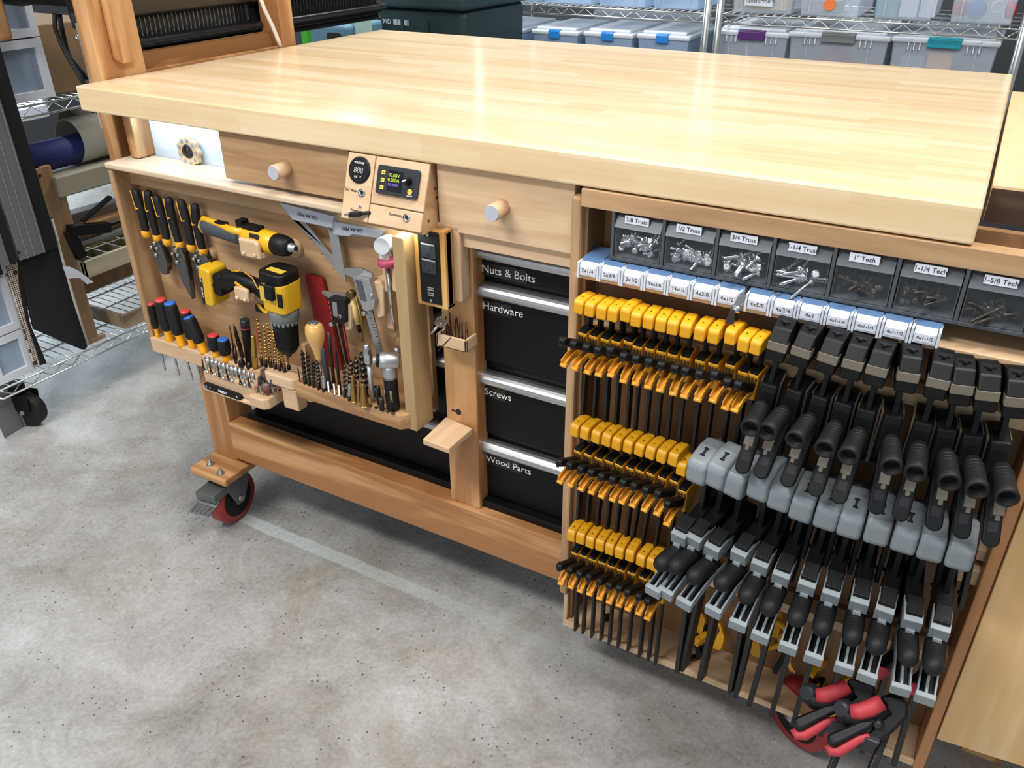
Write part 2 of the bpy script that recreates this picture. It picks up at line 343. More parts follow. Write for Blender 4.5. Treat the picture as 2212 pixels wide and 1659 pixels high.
# ================================================================== WORKBENCH
top = single(MB().box(0, 1.524, 0, .938, H-.045, H), 'worktop', M_top, 'thick laminated butcher block worktop with a glossy finish on the workbench', 'worktop', bev=.003)
fr = thing('workbench_frame', 'amber pine workbench frame on red casters under the butcher block worktop', 'workbench', (.2, .1, 0))
MB().box(.052, .076, .045, .10, .828, H-.046).build('corner_post', rpine['z'], fr, .002)
MB().box(.122, .193, .035, .105, .156, .412).build('post', rpine['z'], fr, .002)
MB().box(.193, 1.03, .03, .068, .168, .262).build('bottom_rail', rpine['x'], fr, .003)
MB().box(.776, .841, .04, .078, .262, H-.046).build('middle_post', rpine['z'], fr, .002)
for x_ in (.122, 1.4): MB().box(x_, x_+.071, .82, .89, .156, H-.046).build('rear_post', rpine['z'], fr, .002)
MB().box(.05, 1.5, .11, .13, .87, H-.046).build('apron', rpine['x'], fr)
MB().box(.25, 1.6, .85, .89, .17, .26).build('rear_rail', rpine['x'], fr)
cp = MB().box(.115, .225, -.035, .075, .137, .156).build('caster_plate', rpine['x'], fr, .004)
for bx, by in ((.150, -.005), (.196, -.018)):
    MB().cyl((bx,by,.156), (bx,by,.158), .009).cyl((bx,by,.158), (bx,by,.165), .0058, n=6).cyl((bx,by,.165), (bx,by,.170), .0032).build('bolt', bolt, fr)
def caster(cx, cy, ang, parent, R=.0635, top_=.137, brake=True):
    d = V((cos(ang), sin(ang), 0)); a = V((-sin(ang), cos(ang), 0)); c = V((cx, cy, R))
    f_ = MB()
    for s_ in (-1, 1):
        f_.prism([(-.028, top_-R), (.035, top_-R), (.04, .035), (.012, -.014), (-.010, -.014), (-.034, .04)], c+a*s_*.024, d, ZA, a, .003*s_)
    f_.obox(c+V((0,0,top_-R-.004))+d*.003, d*.036, a*.027, ZA*.004); f_.cyl(c+ZA*(top_-R-.012), c+ZA*(top_-R), .03)
    cs = f_.build('caster_fork', zinc, parent, .0015)
    MB().lathe([(-.019, R-.016), (-.019, R-.004), (-.013, R), (.013, R), (.019, R-.004), (.019, R-.016)], c, a, 32).build('tire', tyre, cs)
    MB().lathe([(-.020, R-.018), (-.016, R-.03), (-.021, .016), (-.023, .012), (.023, .012), (.021, .016), (.016, R-.03), (.020, R-.018)], c, a, 32).build('wheel_hub', black, cs)
    MB().cyl(c-a*.031, c+a*.031, .0065, n=10).build('axle_bolt', bolt, cs)
    if brake:
        b_ = MB().obox(c-d*.055+ZA*.047, d*.022, a*.026, ZA*.010)
        for k in range(5): b_.obox(c-d*.088+ZA*.026+a*(k-2)*.011, d*.018+ZA*.004, a*.0035, ZA*.0018-d*.0004)
        b_.obox(c-d*.072+ZA*.032, d*.008+ZA*.004, a*.027, ZA*.002); b_.build('brake_pedal', zinc, cs, .001)
    return cs
caster(.172, .016, radians(97), fr)
caster(1.47, .05, radians(150), fr, top_=.105, brake=False)
caster(.17, .86, radians(80), fr, brake=False); 
# plywood drawers, recess with led light in its colour
for x0, x1, z0, z1, kx, kz, nm in ((.346, .632, .834, .918, .476, .877, 'brown plywood drawer front'), (.800, 1.030, .815, .918, .91, .868, 'pale maple drawer front')):
    dr = MB().box(x0, x1, .012, .03, z0, z1).build('drawer_front', poplar['x'] if x0 < .5 else maple['x'], fr, .0015); dr['label'] = nm
    kp = S(603, 369, -.006) if x0 < .5 else S(1072, 455, -.006)
    k_ = MB().lathe([(0,.0125),(.030,.0125),(.032,.011)], (kp.x, .012, kp.z), NY, 24).build('drawer_knob', maple['x'], dr)
    MB().lathe([(0,.0118),(.001,.0115)], (kp.x, -.020, kp.z), NY, 24).build('knob_cap', plain('cap_grey', srgb(176,180,188), .5), k_)
MB().box(.800, 1.030, .022, .04, .79, .815).build('drawer_divider', maple['x'], fr, .001)
MB().box(.05, .35, .085, .097, .80, .905).build('recess_panel', lit_birch, fr)['label'] = 'birch recess panel lit from above, led light painted in its colour'
MB().box(.07, .34, .050, .062, .909, .9185).build('led_strip', led, fr)['label'] = 'cool white led strip under the worktop'
area('under_bench_led', (.2, .045, .905), (.2, .075, .80), .24, .17, (.46, .74, 1), .012)
# ring with magnets
rg = thing('wooden_ring', 'scalloped wooden ring with inset magnets in the bright recess', 'handle', S(405, 328, .075))
o_ = S(405, 328, .068); n = 72; outer = []; inner = []
for k in range(n):
    a_ = 2*pi*k/n; outer.append((.0275+.0022*cos(9*a_))); inner.append(.0135)
vs = []; fs = []
for y_ in (0, .010):
    for rr in (outer, inner):
        for k in range(n): vs.append(o_+V((cos(2*pi*k/n)*rr[k], y_, sin(2*pi*k/n)*rr[k])))
for k in range(n):
    j = (k+1) % n; fs += [(k, j, n+j, n+k), (2*n+k, 3*n+k, 3*n+j, 2*n+j), (k, 2*n+k, 2*n+j, j), (n+k, n+j, 3*n+j, 3*n+k)]
MB().add(vs, fs).build('ring', maple['x'], rg, .0008)
for k in range(9):
    a_ = 2*pi*(k)/9; c_ = o_+V((cos(a_)*.0215, -.0002, sin(a_)*.0215)); MB().cyl(c_, c_+NY*.0008, .0034).build('magnet', alu, rg)
sp_ = []
for k in range(120):
    a_ = k*.35; sp_.append(o_+V((cos(a_)*.011, .016-k*.00016, sin(a_)*.011)))
tag(MB().tube(sp_, .0008, 6).build('spring', dsteel, None), 'dark coil spring seen through the wooden ring', 'spring')
# ================================================================== TOOL BOARD
tb = thing('tool_board', 'shallow wooden tool board under the left half of the worktop', 'tool board', (.4, 0, .44))
MB().box(.033, .047, 0, .062, .44, .815).build('side_panel', poplar['z'], tb, .004)
MB().box(.047, .74, .055, .067, .44, .815).build('back_panel', poplar['x'], tb)
MB().box(.0335, .72, -.004, .083, .8155, .8265).build('top_ledge', wood('trough_birch', srgb(176,150,122), srgb(214,192,164), 'x', rings=.2), tb, .003)['label'] = 'pale top ledge lit by the led'
MB().box(.047, .735, .035, .055, .777, .815).build('cleat', poplar['x'], tb, .001)
MB().box(.731, .754, -.022, .030, .444, .802).build('stud', wood('knotty_poplar', srgb(136,110,74), srgb(178,150,108), 'z', rings=.5), tb, .002)
# drilled tool blocks
holes = []
def block(poly, z0, z1, name, lab, mat=maple['x'], bev=.003):
    o = MB().prism(poly, (0,0,z0), XA, YA, ZA, z1-z0).build(name, mat, tb, bev); o['label'] = lab; return o
block([(.040, -.002), (.49, -.002), (.49, .055), (.034, .055), (.034, .006)], .416, .452, 'screwdriver_ledge', 'long ledge block holding the screwdrivers')
a0 = S(432, 800, -.045).x; a1 = S(547, 845, -.045).x
block([(a0+.010, -.045), (a1-.006, -.045), (a1, -.038), (a1, -.002), (a0-.012, -.002), (a0, -.036)], .409, .4445, 'bit_block', 'block drilled for nutdriver bits')
block([(a0+.008, -.052), (a1-.006, -.052), (a1+.002, -.044), (a1+.002, -.002), (a0-.014, -.002), (a0-.002, -.044)], .402, .409, 'bit_block_base', 'thin base under the bit block')
block([(.405, -.030), (.47, -.030), (.482, -.018), (.482, -.002), (.398, -.002), (.398, -.024)], .452, .476, 'drill_bit_block', 'upper block holding gold drill bits')
block([(.44, -.028), (.478, -.028), (.478, -.002), (.44, -.002)], .406, .452, 'spacer_block', 'spacer between small blocks')
block([(.374, -.052), (.408, -.052), (.417, -.043), (.417, -.003), (.370, -.003), (.370, -.047)], .402, .426, 'rotary_bit_block', 'small block holding rotary tool bits')
block([(.486, -.036), (.728, -.036), (.742, -.022), (.742, .055), (.486, .055)], .447, .4785, 'large_drill_block', 'wide front block holding black drill bits', pine['x'])
MB().box(.484, .494, -.004, .055, .4785, .545).build('divider', poplar['z'], tb, .001)
MB().box(.66, .676, .035, .055, .60, .70).build('peg', maple['z'], tb, .004)
# ================================================================== TOOL CHEST
def chest_unit(x0, x1, rows, label, loc, names, yF=.085):
    t = thing('tool_chest', label, 'tool chest', loc)
    MB().box(x0, x1, yF+.012, .80, .272, .79).box(x0+.005, x1-.005, yF-.02, yF+.012, .262, .277).build('body', chest, t, .002)
    for (zb, zt), nm in zip(rows, names):
        d = MB().box(x0+.012, x1-.004, yF, yF+.012, zb+.006, zt-.028).build('drawer_front', chest, t, .003, 3)
        h = MB(); n = 9; pr = []
        for k in range(n): a_ = radians(-35+150*k/(n-1)); pr.append((-.016*cos(a_)*1.1, .0135*sin(a_)))
        pr = pr+[(p[0]*.8+.001, p[1]*.8) for p in pr[::-1]]
        h.prism(pr, (x0+.004, yF, zt-.020), YA, ZA, XA, x1-x0-.006); h.build('drawer_handle', bsteel, d, .0006)
        if nm:
            c_ = V((x0+.018, yF-.0006, zt-.050)); wl = .0085*len(nm)*.82+.012
            MB().box(c_.x-.004, c_.x+wl-.012, yF-.0006, yF, c_.z-.011, c_.z+.011).build('label_tape', plain('matt_black_tape', srgb(26,27,28), .3), d)
            text(nm, .019, c_, XA, ZA, winkk, d, align='LEFT', lift=.0003)
    return t
chest_unit(.822, 1.035, [(.722, .788), (.562, .722), (.412, .556), (.272, .412)], 'black steel tool chest with four labelled drawers beside the clamp cabinet', (.93, .4, .262), ['Nuts & Bolts', 'Hardware', 'Screws', 'Wood Parts'], .07)
chest_unit(.215, .765, [(.64, .768), (.556, .64), (.412, .556), (.272, .412)], 'long black steel tool chest behind the tool board', (.5, .4, .262), [None]*4, .085)
# ================================================================== POWER CONSOLE
K = thing('power_console', 'wooden power console with voltmeter and small power supply screen', 'console', (.7, .0, .86))
c0, c1, c2, c3 = S(757, 333, .002), S(935, 362, .002), S(905, 502, -.03), S(741, 470, -.03)
# face plane leans forward at the bottom
zt_, zb_ = .9195, .822; yt_, yb_ = .004, -.032
fd = V((0, yb_-yt_, zb_-zt_)); fdn = fd.normalized(); fn = XA.cross(-fdn)      # outward normal
if fn.y > 0: fn = -fn
def KP(u, v, off=0):                                   # pixel to console face
    d = ray(u, v); p0 = V((0, yt_, zt_)); t = (p0-CP).dot(fn)/d.dot(fn); return CP+d*t+fn*off
kx0, kx1 = KP(748, 400).x, KP(921, 430).x
MB().prism([(yt_, zt_), (yb_, zb_), (yb_+.006, zb_-.006), (.05, zb_-.006), (.05, zt_)], (kx0, 0, 0), YA, ZA, XA, kx1-kx0).build('housing', poplar['x'], K, .001)
xm = KP(805, 420).x; zc_ = KP(860, 450)
def plate(x0, x1, s0, s1, nm, th=.004):
    o = V((0, yt_, zt_)); a_ = o+fdn*s0; b_ = o+fdn*s1; cen = (a_+b_)/2+XA*(x0+x1)/2+fn*th/2
    return MB().obox(cen, XA*(x1-x0)/2, (b_-a_)/2, fn*th/2).build(nm, maple['x'], K, .001)
LF = fd.length; sm_ = (V((0, zc_.y, zc_.z))-V((0, yt_, zt_))).length
plate(kx0, xm-.001, .002, LF, 'left_face_plate'); plate(xm+.001, kx1, .002, sm_-.001, 'upper_face_plate'); plate(xm+.001, kx1, sm_+.001, LF, 'lower_face_plate')
ufn = -fdn
vc = KP(781, 368, .004); vm = MB().lathe([(0,.0205),(.002,.0205),(.003,.0185),(.0025,.017)], vc, fn, 32).build('voltmeter', black, K)
text('888', .0125, vc+fn*.0032-ufn*.001, XA, ufn, plain('dim_led_digits', srgb(190,190,180), .5), vm, bold=-.0002); text('VOLTAGE', .0045, vc+fn*.0032+ufn*.0105, XA, ufn, winkk, vm); text('DC   V', .0045, vc+fn*.0032-ufn*.011, XA, ufn, winkk, vm)
pc = KP(865, 394, .004); ps = MB().prism(cat_rounded(.077, .043, .004), pc, XA, ufn, fn, .005).build('power_supply', plain('slate_plastic', srgb(34,38,44), .4), K, .0008)
MB().obox(pc+fn*.0052-XA*.004-ufn*.0, XA*.0135, ufn*.0155, fn*.0003).build('display', screen, ps)
text('00.00V', .0075, pc+fn*.0056-XA*.006+ufn*.008, XA, ufn, tyel, ps); text('0.000A', .0075, pc+fn*.0056-XA*.006+ufn*.001, XA, ufn, tyel, ps); text('00.00W', .006, pc+fn*.0056-XA*.006-ufn*.006, XA, ufn, tpur, ps)
for k, s_ in enumerate(('V/A', 'SET', 'M1')):
    bp_ = pc+fn*.005-XA*.0265+ufn*(.0105-k*.0112); bb = MB().obox(bp_+fn*.0006, XA*.0032, ufn*.003, fn*.0008).build('button', plain('button_yellow', srgb(222,200,80), .5), ps, .0004)
    text(s_, .003, bp_+fn*.0015, XA, ufn, ink, ps)
kb = pc+fn*.005+XA*.021+ufn*.003; MB().lathe([(0,.0062),(.011,.0052),(.012,.0045)], kb, fn, 18).build('dial', [black], ps)
MB().obox(kb+fn*.0123, (XA+ufn*.6)*.0024, (ufn-XA*.6)*.0009, fn*.0003).build('dial_mark', winkk, ps)
ob = pc+fn*.005+XA*.026-ufn*.012; MB().ring(ob, fn, .0022, .0042, .0012).cyl(ob, ob+fn*.0008, .0014).build('power_button', plain('button_yellow2', srgb(222,200,80), .5), ps); text('ON/OFF', .003, ob-ufn*.0062+fn*.0003, XA, ufn, winkk, ps)
for (u, v), t_ in (((785.5, 417), 'DC Meter'), ((882, 471), 'Continuity')):
    j = KP(u, v, .004); MB().ring(j, fn, .0028, .0062, .0018).build('jack', steel, K); MB().cyl(j, j+fn*.0004, .003).build('jack_hole', ink, K)
    text(t_, .0058, j-XA*.0085+ufn*.0012, XA, ufn, ink, K, align='RIGHT')
text('Power', .0058, KP(769, 454, .004), XA, ufn, ink, K); j = KP(782, 447, .004); MB().cyl(j, j+fn*.002, .0022).build('indicator', steel, K)
MB().cyl(V((kx1-.001, .01, .88)), V((kx1+.0004, .01, .88)), .0025).cyl(V((kx1-.001, .012, .865)), V((kx1+.0004, .012, .865)), .0025).cyl(V((kx1-.001, -.012, .835)), V((kx1+.0004, -.012, .835)), .0025).build('dowel', dkwood, K)
q_ = [KP(755, 463.5, .010), KP(765, 464, .010), KP(788, 463, .010), KP(797, 461, .009), KP(802, 460, .005), KP(803, 462, -.004)]
cb_ = thing('usb_cable', 'black cable with a usb plug poking out of the console', 'cable', q_[2])
MB().bar(q_[0], q_[1], .007, .003).build('plug_tip', steel, cb_); MB().bar(q_[1], q_[2], .0095, .0075).build('plug_body', blackg, cb_, .0015); MB().tube(q_[2:], .0028).build('cord', blackg, cb_)
MB().box(kx0+.02, kx1-.01, .0, .012, zb_-.0085, zb_-.006).build('console_light', ledw, K)['label'] = 'greenish white light strip under the console'
area('console_led', ((kx0+kx1)/2+.03, -.002, zb_-.012), ((kx0+kx1)/2+.04, .01, .6), .11, .10, (.93, 1, .80), .012)
# ================================================================== OUTLET BOX
OB = thing('outlet_box', 'wooden outlet box with black power sockets and usb ports beside the tool board', 'outlet box', (.79, .04, .68))
g = -.012
oA, oB = S(898, 500, g), S(966, 668, g); ox0, ox1, oz0, oz1 = S(902, 640, g).x, S(966, 640, g).x, S(935, 663, g).z, S(950, 500, g).z
wd_ = ox1-ox0
MB().box(ox0, ox0+wd_*.14, g, g+.012, oz0, oz1).box(ox1-wd_*.2, ox1, g, g+.022, oz0, oz1).box(ox0, ox1, g+.001, g+.022, oz0, oz0+.006).box(ox0+.004, ox1, g+.004, g+.018, oz0+.004, oz1-.003).build('frame', wood('oak_strip', srgb(168,120,60), srgb(222,178,108), 'z', rings=.7), OB, .0012)
MB().box(ox0+.006, ox1+.012, g+.024, g+.05, oz0+.006, oz1+.004).build('back_box', maple['z'], OB, .003)
px0, px1 = ox0+wd_*.15, ox1-wd_*.17
fp = MB().box(px0, px1, g-.002, g+.004, oz0+.007, oz1-.004).build('face_plate', black, OB, .001)
pcx = (px0+px1)/2
for zz in (oz1-.034, oz1-.060):
    so = MB().box(pcx-.0135, pcx+.0135, g-.0038, g-.002, zz-.012, zz+.012).build('socket', dgrey, fp, .001)
    MB().box(pcx-.0125, pcx+.0125, g-.0042, g-.0038, zz+.0095, zz+.0118).build('socket_edge', grey, so)
    MB().box(pcx-.008, pcx-.006, g-.0041, g-.0038, zz, zz+.007).box(pcx+.006, pcx+.008, g-.0041, g-.0038, zz, zz+.007).cyl((pcx, g-.0038, zz-.006), (pcx, g-.0042, zz-.006), .0025).build('slots', ink, so)
for zz in (oz0+.032, oz0+.023):
    MB().box(pcx-.006, pcx+.006, g-.0028, g-.002, zz-.003, zz-.0005).box(pcx-.006, pcx+.006, g-.0028, g-.002, zz+.0008, zz+.003).build('usb_port', steel, fp)
for zz in (oz1-.009, oz0+.012): MB().cyl((pcx, g-.002, zz), (pcx, g-.0032, zz), .0024).build('screw', steel, fp)
# bit holder and little shelf on the middle post
bh = thing('bit_holder', 'small maple trough full of loose drill bits on the middle post', 'holder', S(975, 755, .02))
h0, h1 = S(941, 715, .006), S(1008, 765, .006)
MB().box(h0.x, h1.x, .006, .04, h1.z+.001, h1.z+.005).box(h0.x, h1.x, .006, .011, h1.z+.001, h1.z+.024).box(h0.x, h0.x+.005, .006, .04, h1.z, h1.z+.024).box(h1.x-.005, h1.x, .006, .04, h1.z, h1.z+.024).build('trough', maple['x'], bh, .0015)
pl = thing('push_shelf', 'small square wooden shelf sticking out of the middle post', 'shelf', S(968, 960, -.02))
zs = S(992, 912, .039).z; E4 = [SZ(u, v, zs) for u, v in ((913,948),(970,969),(1021,925),(963,900))]
MB().prism([(q.x, q.y) for q in E4], (0,0,zs-.012), XA, YA, ZA, .012).build('shelf_board', maple['y'], pl, .002)
MB().box(.79, .812, -.002, .039, zs-.022, zs-.012).build('bracket', maple['y'], pl, .001)
pk = S(990, 890, .0395); kh = MB().lathe([(0,.006),(.0006,.006)], (pk.x,.0399,pk.z), NY, 16).box(pk.x-.014, pk.x, .0393, .0399, pk.z-.0015, pk.z+.0015).build('keyhole', ink, fr)
# ================================================================== TOOLS ON THE TOOL BOARD
def Z(ox, oy, k): return lambda a, b: (ox+a/k, oy+b/k)
Z3, Z4, Z5, Z6, Z7 = Z(240,380,3.95), Z(560,380,2.9625), Z(400,640,3.95), Z(640,540,4.146), Z(410,740,7.628)
def stand(zf, b, t, z): B = SZ(*zf(*b), z); return B, S(*zf(*t), B.y)
def lerp(a, b, t): return a+(b-a)*t
# --- three pliers, two handles each
def plier(hA, hB, head, label, nose):
    t = thing('pliers', label, 'pliers', S(*Z3(*head[0]), .03), 'black handled pliers on the tool board')
    for k, (a, b) in enumerate((hA, hB)):
        yy = .024 if k == 0 else .034
        A, B = S(*Z3(*a), yy), S(*Z3(*b), yy); d = B-A; side = d.cross(YA).normalized()
        if side.x > 0: side = -side
        bow = side*(-.003 if k == 0 else .004)
        pts = [A+d*q+bow*sin(pi*q) for q in (0,.03,.12,.3,.5,.7,.85,.97,1)]
        mb = MB(); n = 12; vs = []; fs = []; rs = [.004,.0085,.0098,.0100,.0095,.0090,.0088,.0078,.006]
        for i, q in enumerate(pts):
            for j in range(n): an = 2*pi*j/n; vs.append(q+side*cos(an)*rs[i]+YA*sin(an)*rs[i]*.8)
        for i in range(len(pts)-1):
            for j in range(n): j2 = (j+1) % n; fs.append((i*n+j, i*n+j2, (i+1)*n+j2, (i+1)*n+j))
        fs += [tuple(range(n))[::-1], tuple(range(len(vs)-n, len(vs)))]
        mb.add(vs, fs, True); h = mb.build('handle', blackg, t)
        fr_ = NY*.0072
        MB().tube([pts[1]+side*.0086+fr_*.6, lerp(A,B,.2)+bow*.6+side*.0088+fr_*.6, lerp(A,B,.36)+bow+side*.0078+fr_*.75, lerp(A,B,.41)+bow+side*.003+fr_*1.15, lerp(A,B,.40)+bow-side*.004+fr_*1.1], .0013, 6).build('trim_line', yellow, h)
        MB().lathe([(0,.0072),(.002,.0092),(.010,.0090),(.016,.006)], lerp(A, B, .90), d, 14).build('yellow_collar', yellow, h)
        MB().tube([lerp(A,B,.80)+side*.0082+bow*.5, lerp(A,B,.93)+side*.0084], .0022, 6).build('collar_tab', yellow, h)
    P = [S(*Z3(*q), .026) for q in head]
    hd = MB(); n = len(P); c = sum(P, V())/n
    hd.prism([((q-c).x, (q-c).z) for q in P], c, XA, ZA, YA, .011); jw = hd.build('jaw', plain('worn_tool_steel', srgb(108,108,106), .38, .8, bump=.3, bscale=120), t, .0015)
    P2 = [S(*Z3(*q), .030) for q in nose]; c2 = sum(P2, V())/len(P2)
    MB().prism([((q-c2).x, (q-c2).z) for q in P2], c2, XA, ZA, YA, .010).build('rear_jaw', dsteel, t, .0015)
    u = S(*Z3(*head[0]), .03); 
    for q in head[-4:]: 
        w_ = S(*Z3(*q), .022); MB().lathe([(0,.0036),(.0045,.0036),(.0055,.0028)], w_+YA*.004, NY, 14).build('pivot_bolt', bolt, t)
    return t
plier(((200,110),(300,500)), ((312,122),(400,540)), [(330,575),(400,560),(440,640),(480,760),(470,845),(430,835),(372,740),(345,650),(340,610),(378,675),(385,620),(365,575)], 'leftmost pliers with rounded cutting jaws hanging on the tool board', [(395,570),(440,600),(492,720),(490,800),(465,845),(440,700)])
plier(((380,165),(482,570)), ((488,182),(590,600)), [(500,610),(575,600),(625,700),(650,820),(690,1058),(600,900),(545,750),(515,680),(520,665),(560,735),(565,680),(550,630)], 'middle pliers with long pointed nose hanging on the tool board', [(590,610),(630,650),(670,830),(694,1058),(660,1000),(620,760)])
plier(((592,200),(690,620)), ((712,236),(790,660)), [(690,660),(760,640),(820,720),(840,860),(835,1010),(790,980),(735,850),(705,740),(702,710),(740,780),(745,728),(718,685)], 'third pliers half hidden behind the yellow drill battery', [(770,650),(830,700),(850,850),(846,1000),(820,960),(800,760)])
# --- yellow inline screwdriver
t = thing('cordless_screwdriver', 'yellow and grey inline cordless screwdriver lying across its wooden bracket', 'screwdriver', S(560,520,.0))
A, B = S(446,489,.018), S(637,537,.0); d = B-A; L_ = d.length; dn = d.normalized(); sd = dn.cross(NY).normalized()
if sd.z < 0: sd = -sd
def al(t_, off=0, out=0): return A+d*t_+sd*off+NY*out
MB().lathe([(L_*q, r) for q, r in ((.45,.012),(.48,.019),(.52,.0215),(.66,.0215),(.74,.021),(.80,.0195),(.81,.017))], A, d, 24).build('motor_housing', yel2, t)
hp = [al(-.03,.004), al(.02,.002), al(.12,.0), al(.25,-.002), al(.38,-.004), al(.47,0)]
MB().tube(hp, [.010,.0160,.0155,.0150,.0145,.015], 16).build('grip', plain('slate_rubber', srgb(62,66,72), .6, bump=.6, bscale=260), t)
MB().tube([al(-.035,.008,.004), al(0,.016,.003), al(.1,.0150,.004), al(.22,.0125,.005), al(.34,.010,.008), al(.5,.012,.010)], [.004,.0055,.006,.006,.007,.009], 10).tube([al(-.04,.010,.003), al(-.045,0,.008), al(-.035,-.012,.004)], .0035, 8).build('spine', yel2, t)
MB().tube([al(.44,.022,.004), al(.46,.0,.017), al(.47,-.018,.008)], .006, 8).box(0,0,0,0,0,0).build('pivot_collar', dgrey, t)
MB().obox(al(.55,.022,.002), dn*.028, sd*.0045, YA*.009).obox(al(.46,.027,.002), dn*.008, sd*.006, YA*.010).obox(al(.22,.0165,.004), dn*.014, sd*.003, YA*.006).build('direction_switch', black, t, .0015)
MB().obox(al(.655,.012,.0185), dn*.012, sd*.006, YA*.0008).build('rating_label', dgrey, t)
MB().lathe([(L_*q, r) for q, r in ((.80,.0185),(.82,.0198),(.88,.0190),(.93,.0165),(.95,.011))], A, d, 24).build('nose_cone', black, t)
MB().lathe([(L_*q, r) for q, r in ((.94,.0085),(.97,.0085),(.975,.0072),(1.0,.0072),(1.012,.0064)) ], A, d, 18).build('bit_collar', bsteel, t)
MB().lathe([(L_*1.0121, .0045), (L_*1.0135, .0045)], A, d, 12).build('bit_socket', ink, t)
# brackets as parts of the tool board
def bracket(pc, w_, h_, y0, y1):
    c = S(*pc, y0); MB().prism([(-w_/2,-h_/2),(w_/2,-h_/2),(w_/2,h_*.3),(w_*.36,h_/2),(-w_/2,h_/2)], (c.x, y0, c.z), XA, ZA, YA, .009).build('bracket_front', maple['x'], tb, .003)
    MB().box(c.x-w_/2, c.x+w_/2, y0+.009, .055, c.z-h_/2, c.z-h_/2+.010).build('bracket_base', maple['x'], tb, .001)
    for s_ in (-.28, .3): MB().lathe([(0,.0042),(.003,.0038),(.0045,.002)], (c.x+w_*s_, y0, c.z-h_*.28), NY, 12).build('dowel_pin', maple['x'], tb)
bracket((537,538), .046, .034, -.026, .055); bracket((520,637), .034, .026, -.030, .055)
MB().lathe([(0,.018),(.008,.016)], S(640,535,.055)+NY*.0, NY, 24).build('rest_disc', maple['x'], tb, .001); MB().lathe([(0,.013),(.012,.012)], S(460,545,.055), NY, 24).build('rest_disc', maple['x'], tb, .001)
# --- drill driver
t = thing('drill_driver', 'yellow and black cordless drill hanging chuck down on the tool board', 'drill', S(600,640,0))
A, B = S(604,588,-.012), S(621,742,-.012); ax = (B-A).normalized(); L_ = (B-A).length; sx = ax.cross(YA).normalized()
if sx.x < 0: sx = -sx
def dl(z, x=0, y=0): return A+ax*z+sx*x+YA*y
oc = lambda w_, h_, r: cat_rounded(w_, h_, r, 4)
mb = MB().prism(oc(.056,.056,.014), dl(.012,0,.0), sx, YA, ax, .058); mb.build('motor_housing', yel2, t, .004, 3)
MB().prism(oc(.059,.058,.016), dl(-.006,-.002,0), sx, YA, ax, .022).prism(oc(.020,.030,.004), dl(.012,.002,-.022), sx, YA, ax, .030).build('rubber_back', black, t, .005, 3)
MB().obox(dl(-.0062,0,-.008), sx*.018, YA*.007, ax*.0006).build('back_emblem', plain('dull_yellow', srgb(200,170,60), .5), t)
MB().obox(dl(.040,.022,-.0285), sx*.0060, ax*.013, YA*.001).build('gear_switch', black, t, .0008)
MB().obox(dl(.036,-.017,-.0286), sx*.0075, ax*.014, YA*.0006).build('rating_label', plain('gold_label', srgb(206,176,70), .5), t)
for k in range(4): MB().obox(dl(.018,-.022+k*.0052,-.0288), sx*.0016, ax*.002, YA*.0006).build('vent', ink, t)
MB().lathe([(.070,.026),(.076,.0275),(.092,.0265),(.096,.023)], A, ax, 28).build('clutch_ring', plain('mid_grey_plastic', srgb(112,116,116), .5), t)
mb = MB()
for k in range(20):
    a_ = 2*pi*k/20; q = (sx*cos(a_)+YA*sin(a_)); tg = ax.cross(q); mb.obox(A+ax*.094+q*.0262, q*.0014, tg*.0024, ax*.003)
mb.build('clutch_notches', plain('mid_grey_plastic2', srgb(112,116,116), .5), t)
MB().lathe([(.096,.0225),(.104,.0235),(.112,.0225),(.150,.0205),(.158,.017),(.161,.013)], A, ax, 28).build('chuck', black, t)
mb = MB()
for k in range(24):
    a_ = 2*pi*k/24; q = (sx*cos(a_)+YA*sin(a_)); mb.bar(A+ax*.112+q*.0226, A+ax*.150+q*.0206, .0016, .0012, q)
mb.build('chuck_ribs', black, t); MB().lathe([(.161,.012),(.164,.011),(.164,.006),(.172,.005)], A, ax, 16).build('chuck_jaws', dsteel, t)
g_ = [dl(.045,-.018,.004), S(575,632,0), S(555,618,0), S(528,606,0), S(505,600,0), S(488,606,0), S(478,614,0)]
hd = MB().tube(g_, [.018,.0165,.0150,.0145,.0155,.018,.020], 18).build('handle', black, t)
MB().tube([S(500,585,-.016), S(516,586,-.0155), S(520,580,-.0145)], .0013, 6).tube([S(528,588,-.015), S(545,600,-.016), S(556,622,-.0165), S(572,628,-.017)], .0012, 6).tube([S(508,610,-.016), S(525,622,-.015), S(538,628,-.013)], .0026, 6).build('trim_line', yellow, hd)
MB().tube([S(556,655,-.004), S(566,668,-.006), S(576,676,-.008), S(584,668,-.008)], .0032, 8).build('trigger_guard', yel2, t); MB().obox(S(562,665,0), sx*.008, ax*.007, YA*.006).build('trigger', black, t, .002)
bd = (S(460,655,0)-S(448,566,0)).normalized(); bo = bd.cross(YA).normalized()
if bo.x > 0: bo = -bo
bc = S(464,612,.0)
bt = MB().prism(oc(.030,.078,.008), bc-bd*0+YA*-.024, bo, bd, YA, .046).build('battery', yel2, t, .004, 3)
MB().prism(oc(.022,.046,.008), S(478,612,-.006)+YA*-.012, bo, bd, YA, .034).build('battery_foot', black, bt, .004)
for s_ in (-.034, .0, .034): MB().obox(bc+bo*.0125+bd*s_+NY*.006, bo*.004, bd*.005, YA*.014).build('battery_rib', yel2, bt, .002)
MB().obox(bc+bo*.0085+bd*.010+NY*.0235, bo*.0036, bd*.028, YA*.0010).build('battery_label', ink, bt); text('DEWALT', .0052, bc+bo*.0085+bd*.012+NY*.0248, bd, -bo, winkk, bt); text('12V', .005, bc+bo*.0085-bd*.014+NY*.0248, bd, -bo, winkk, bt)
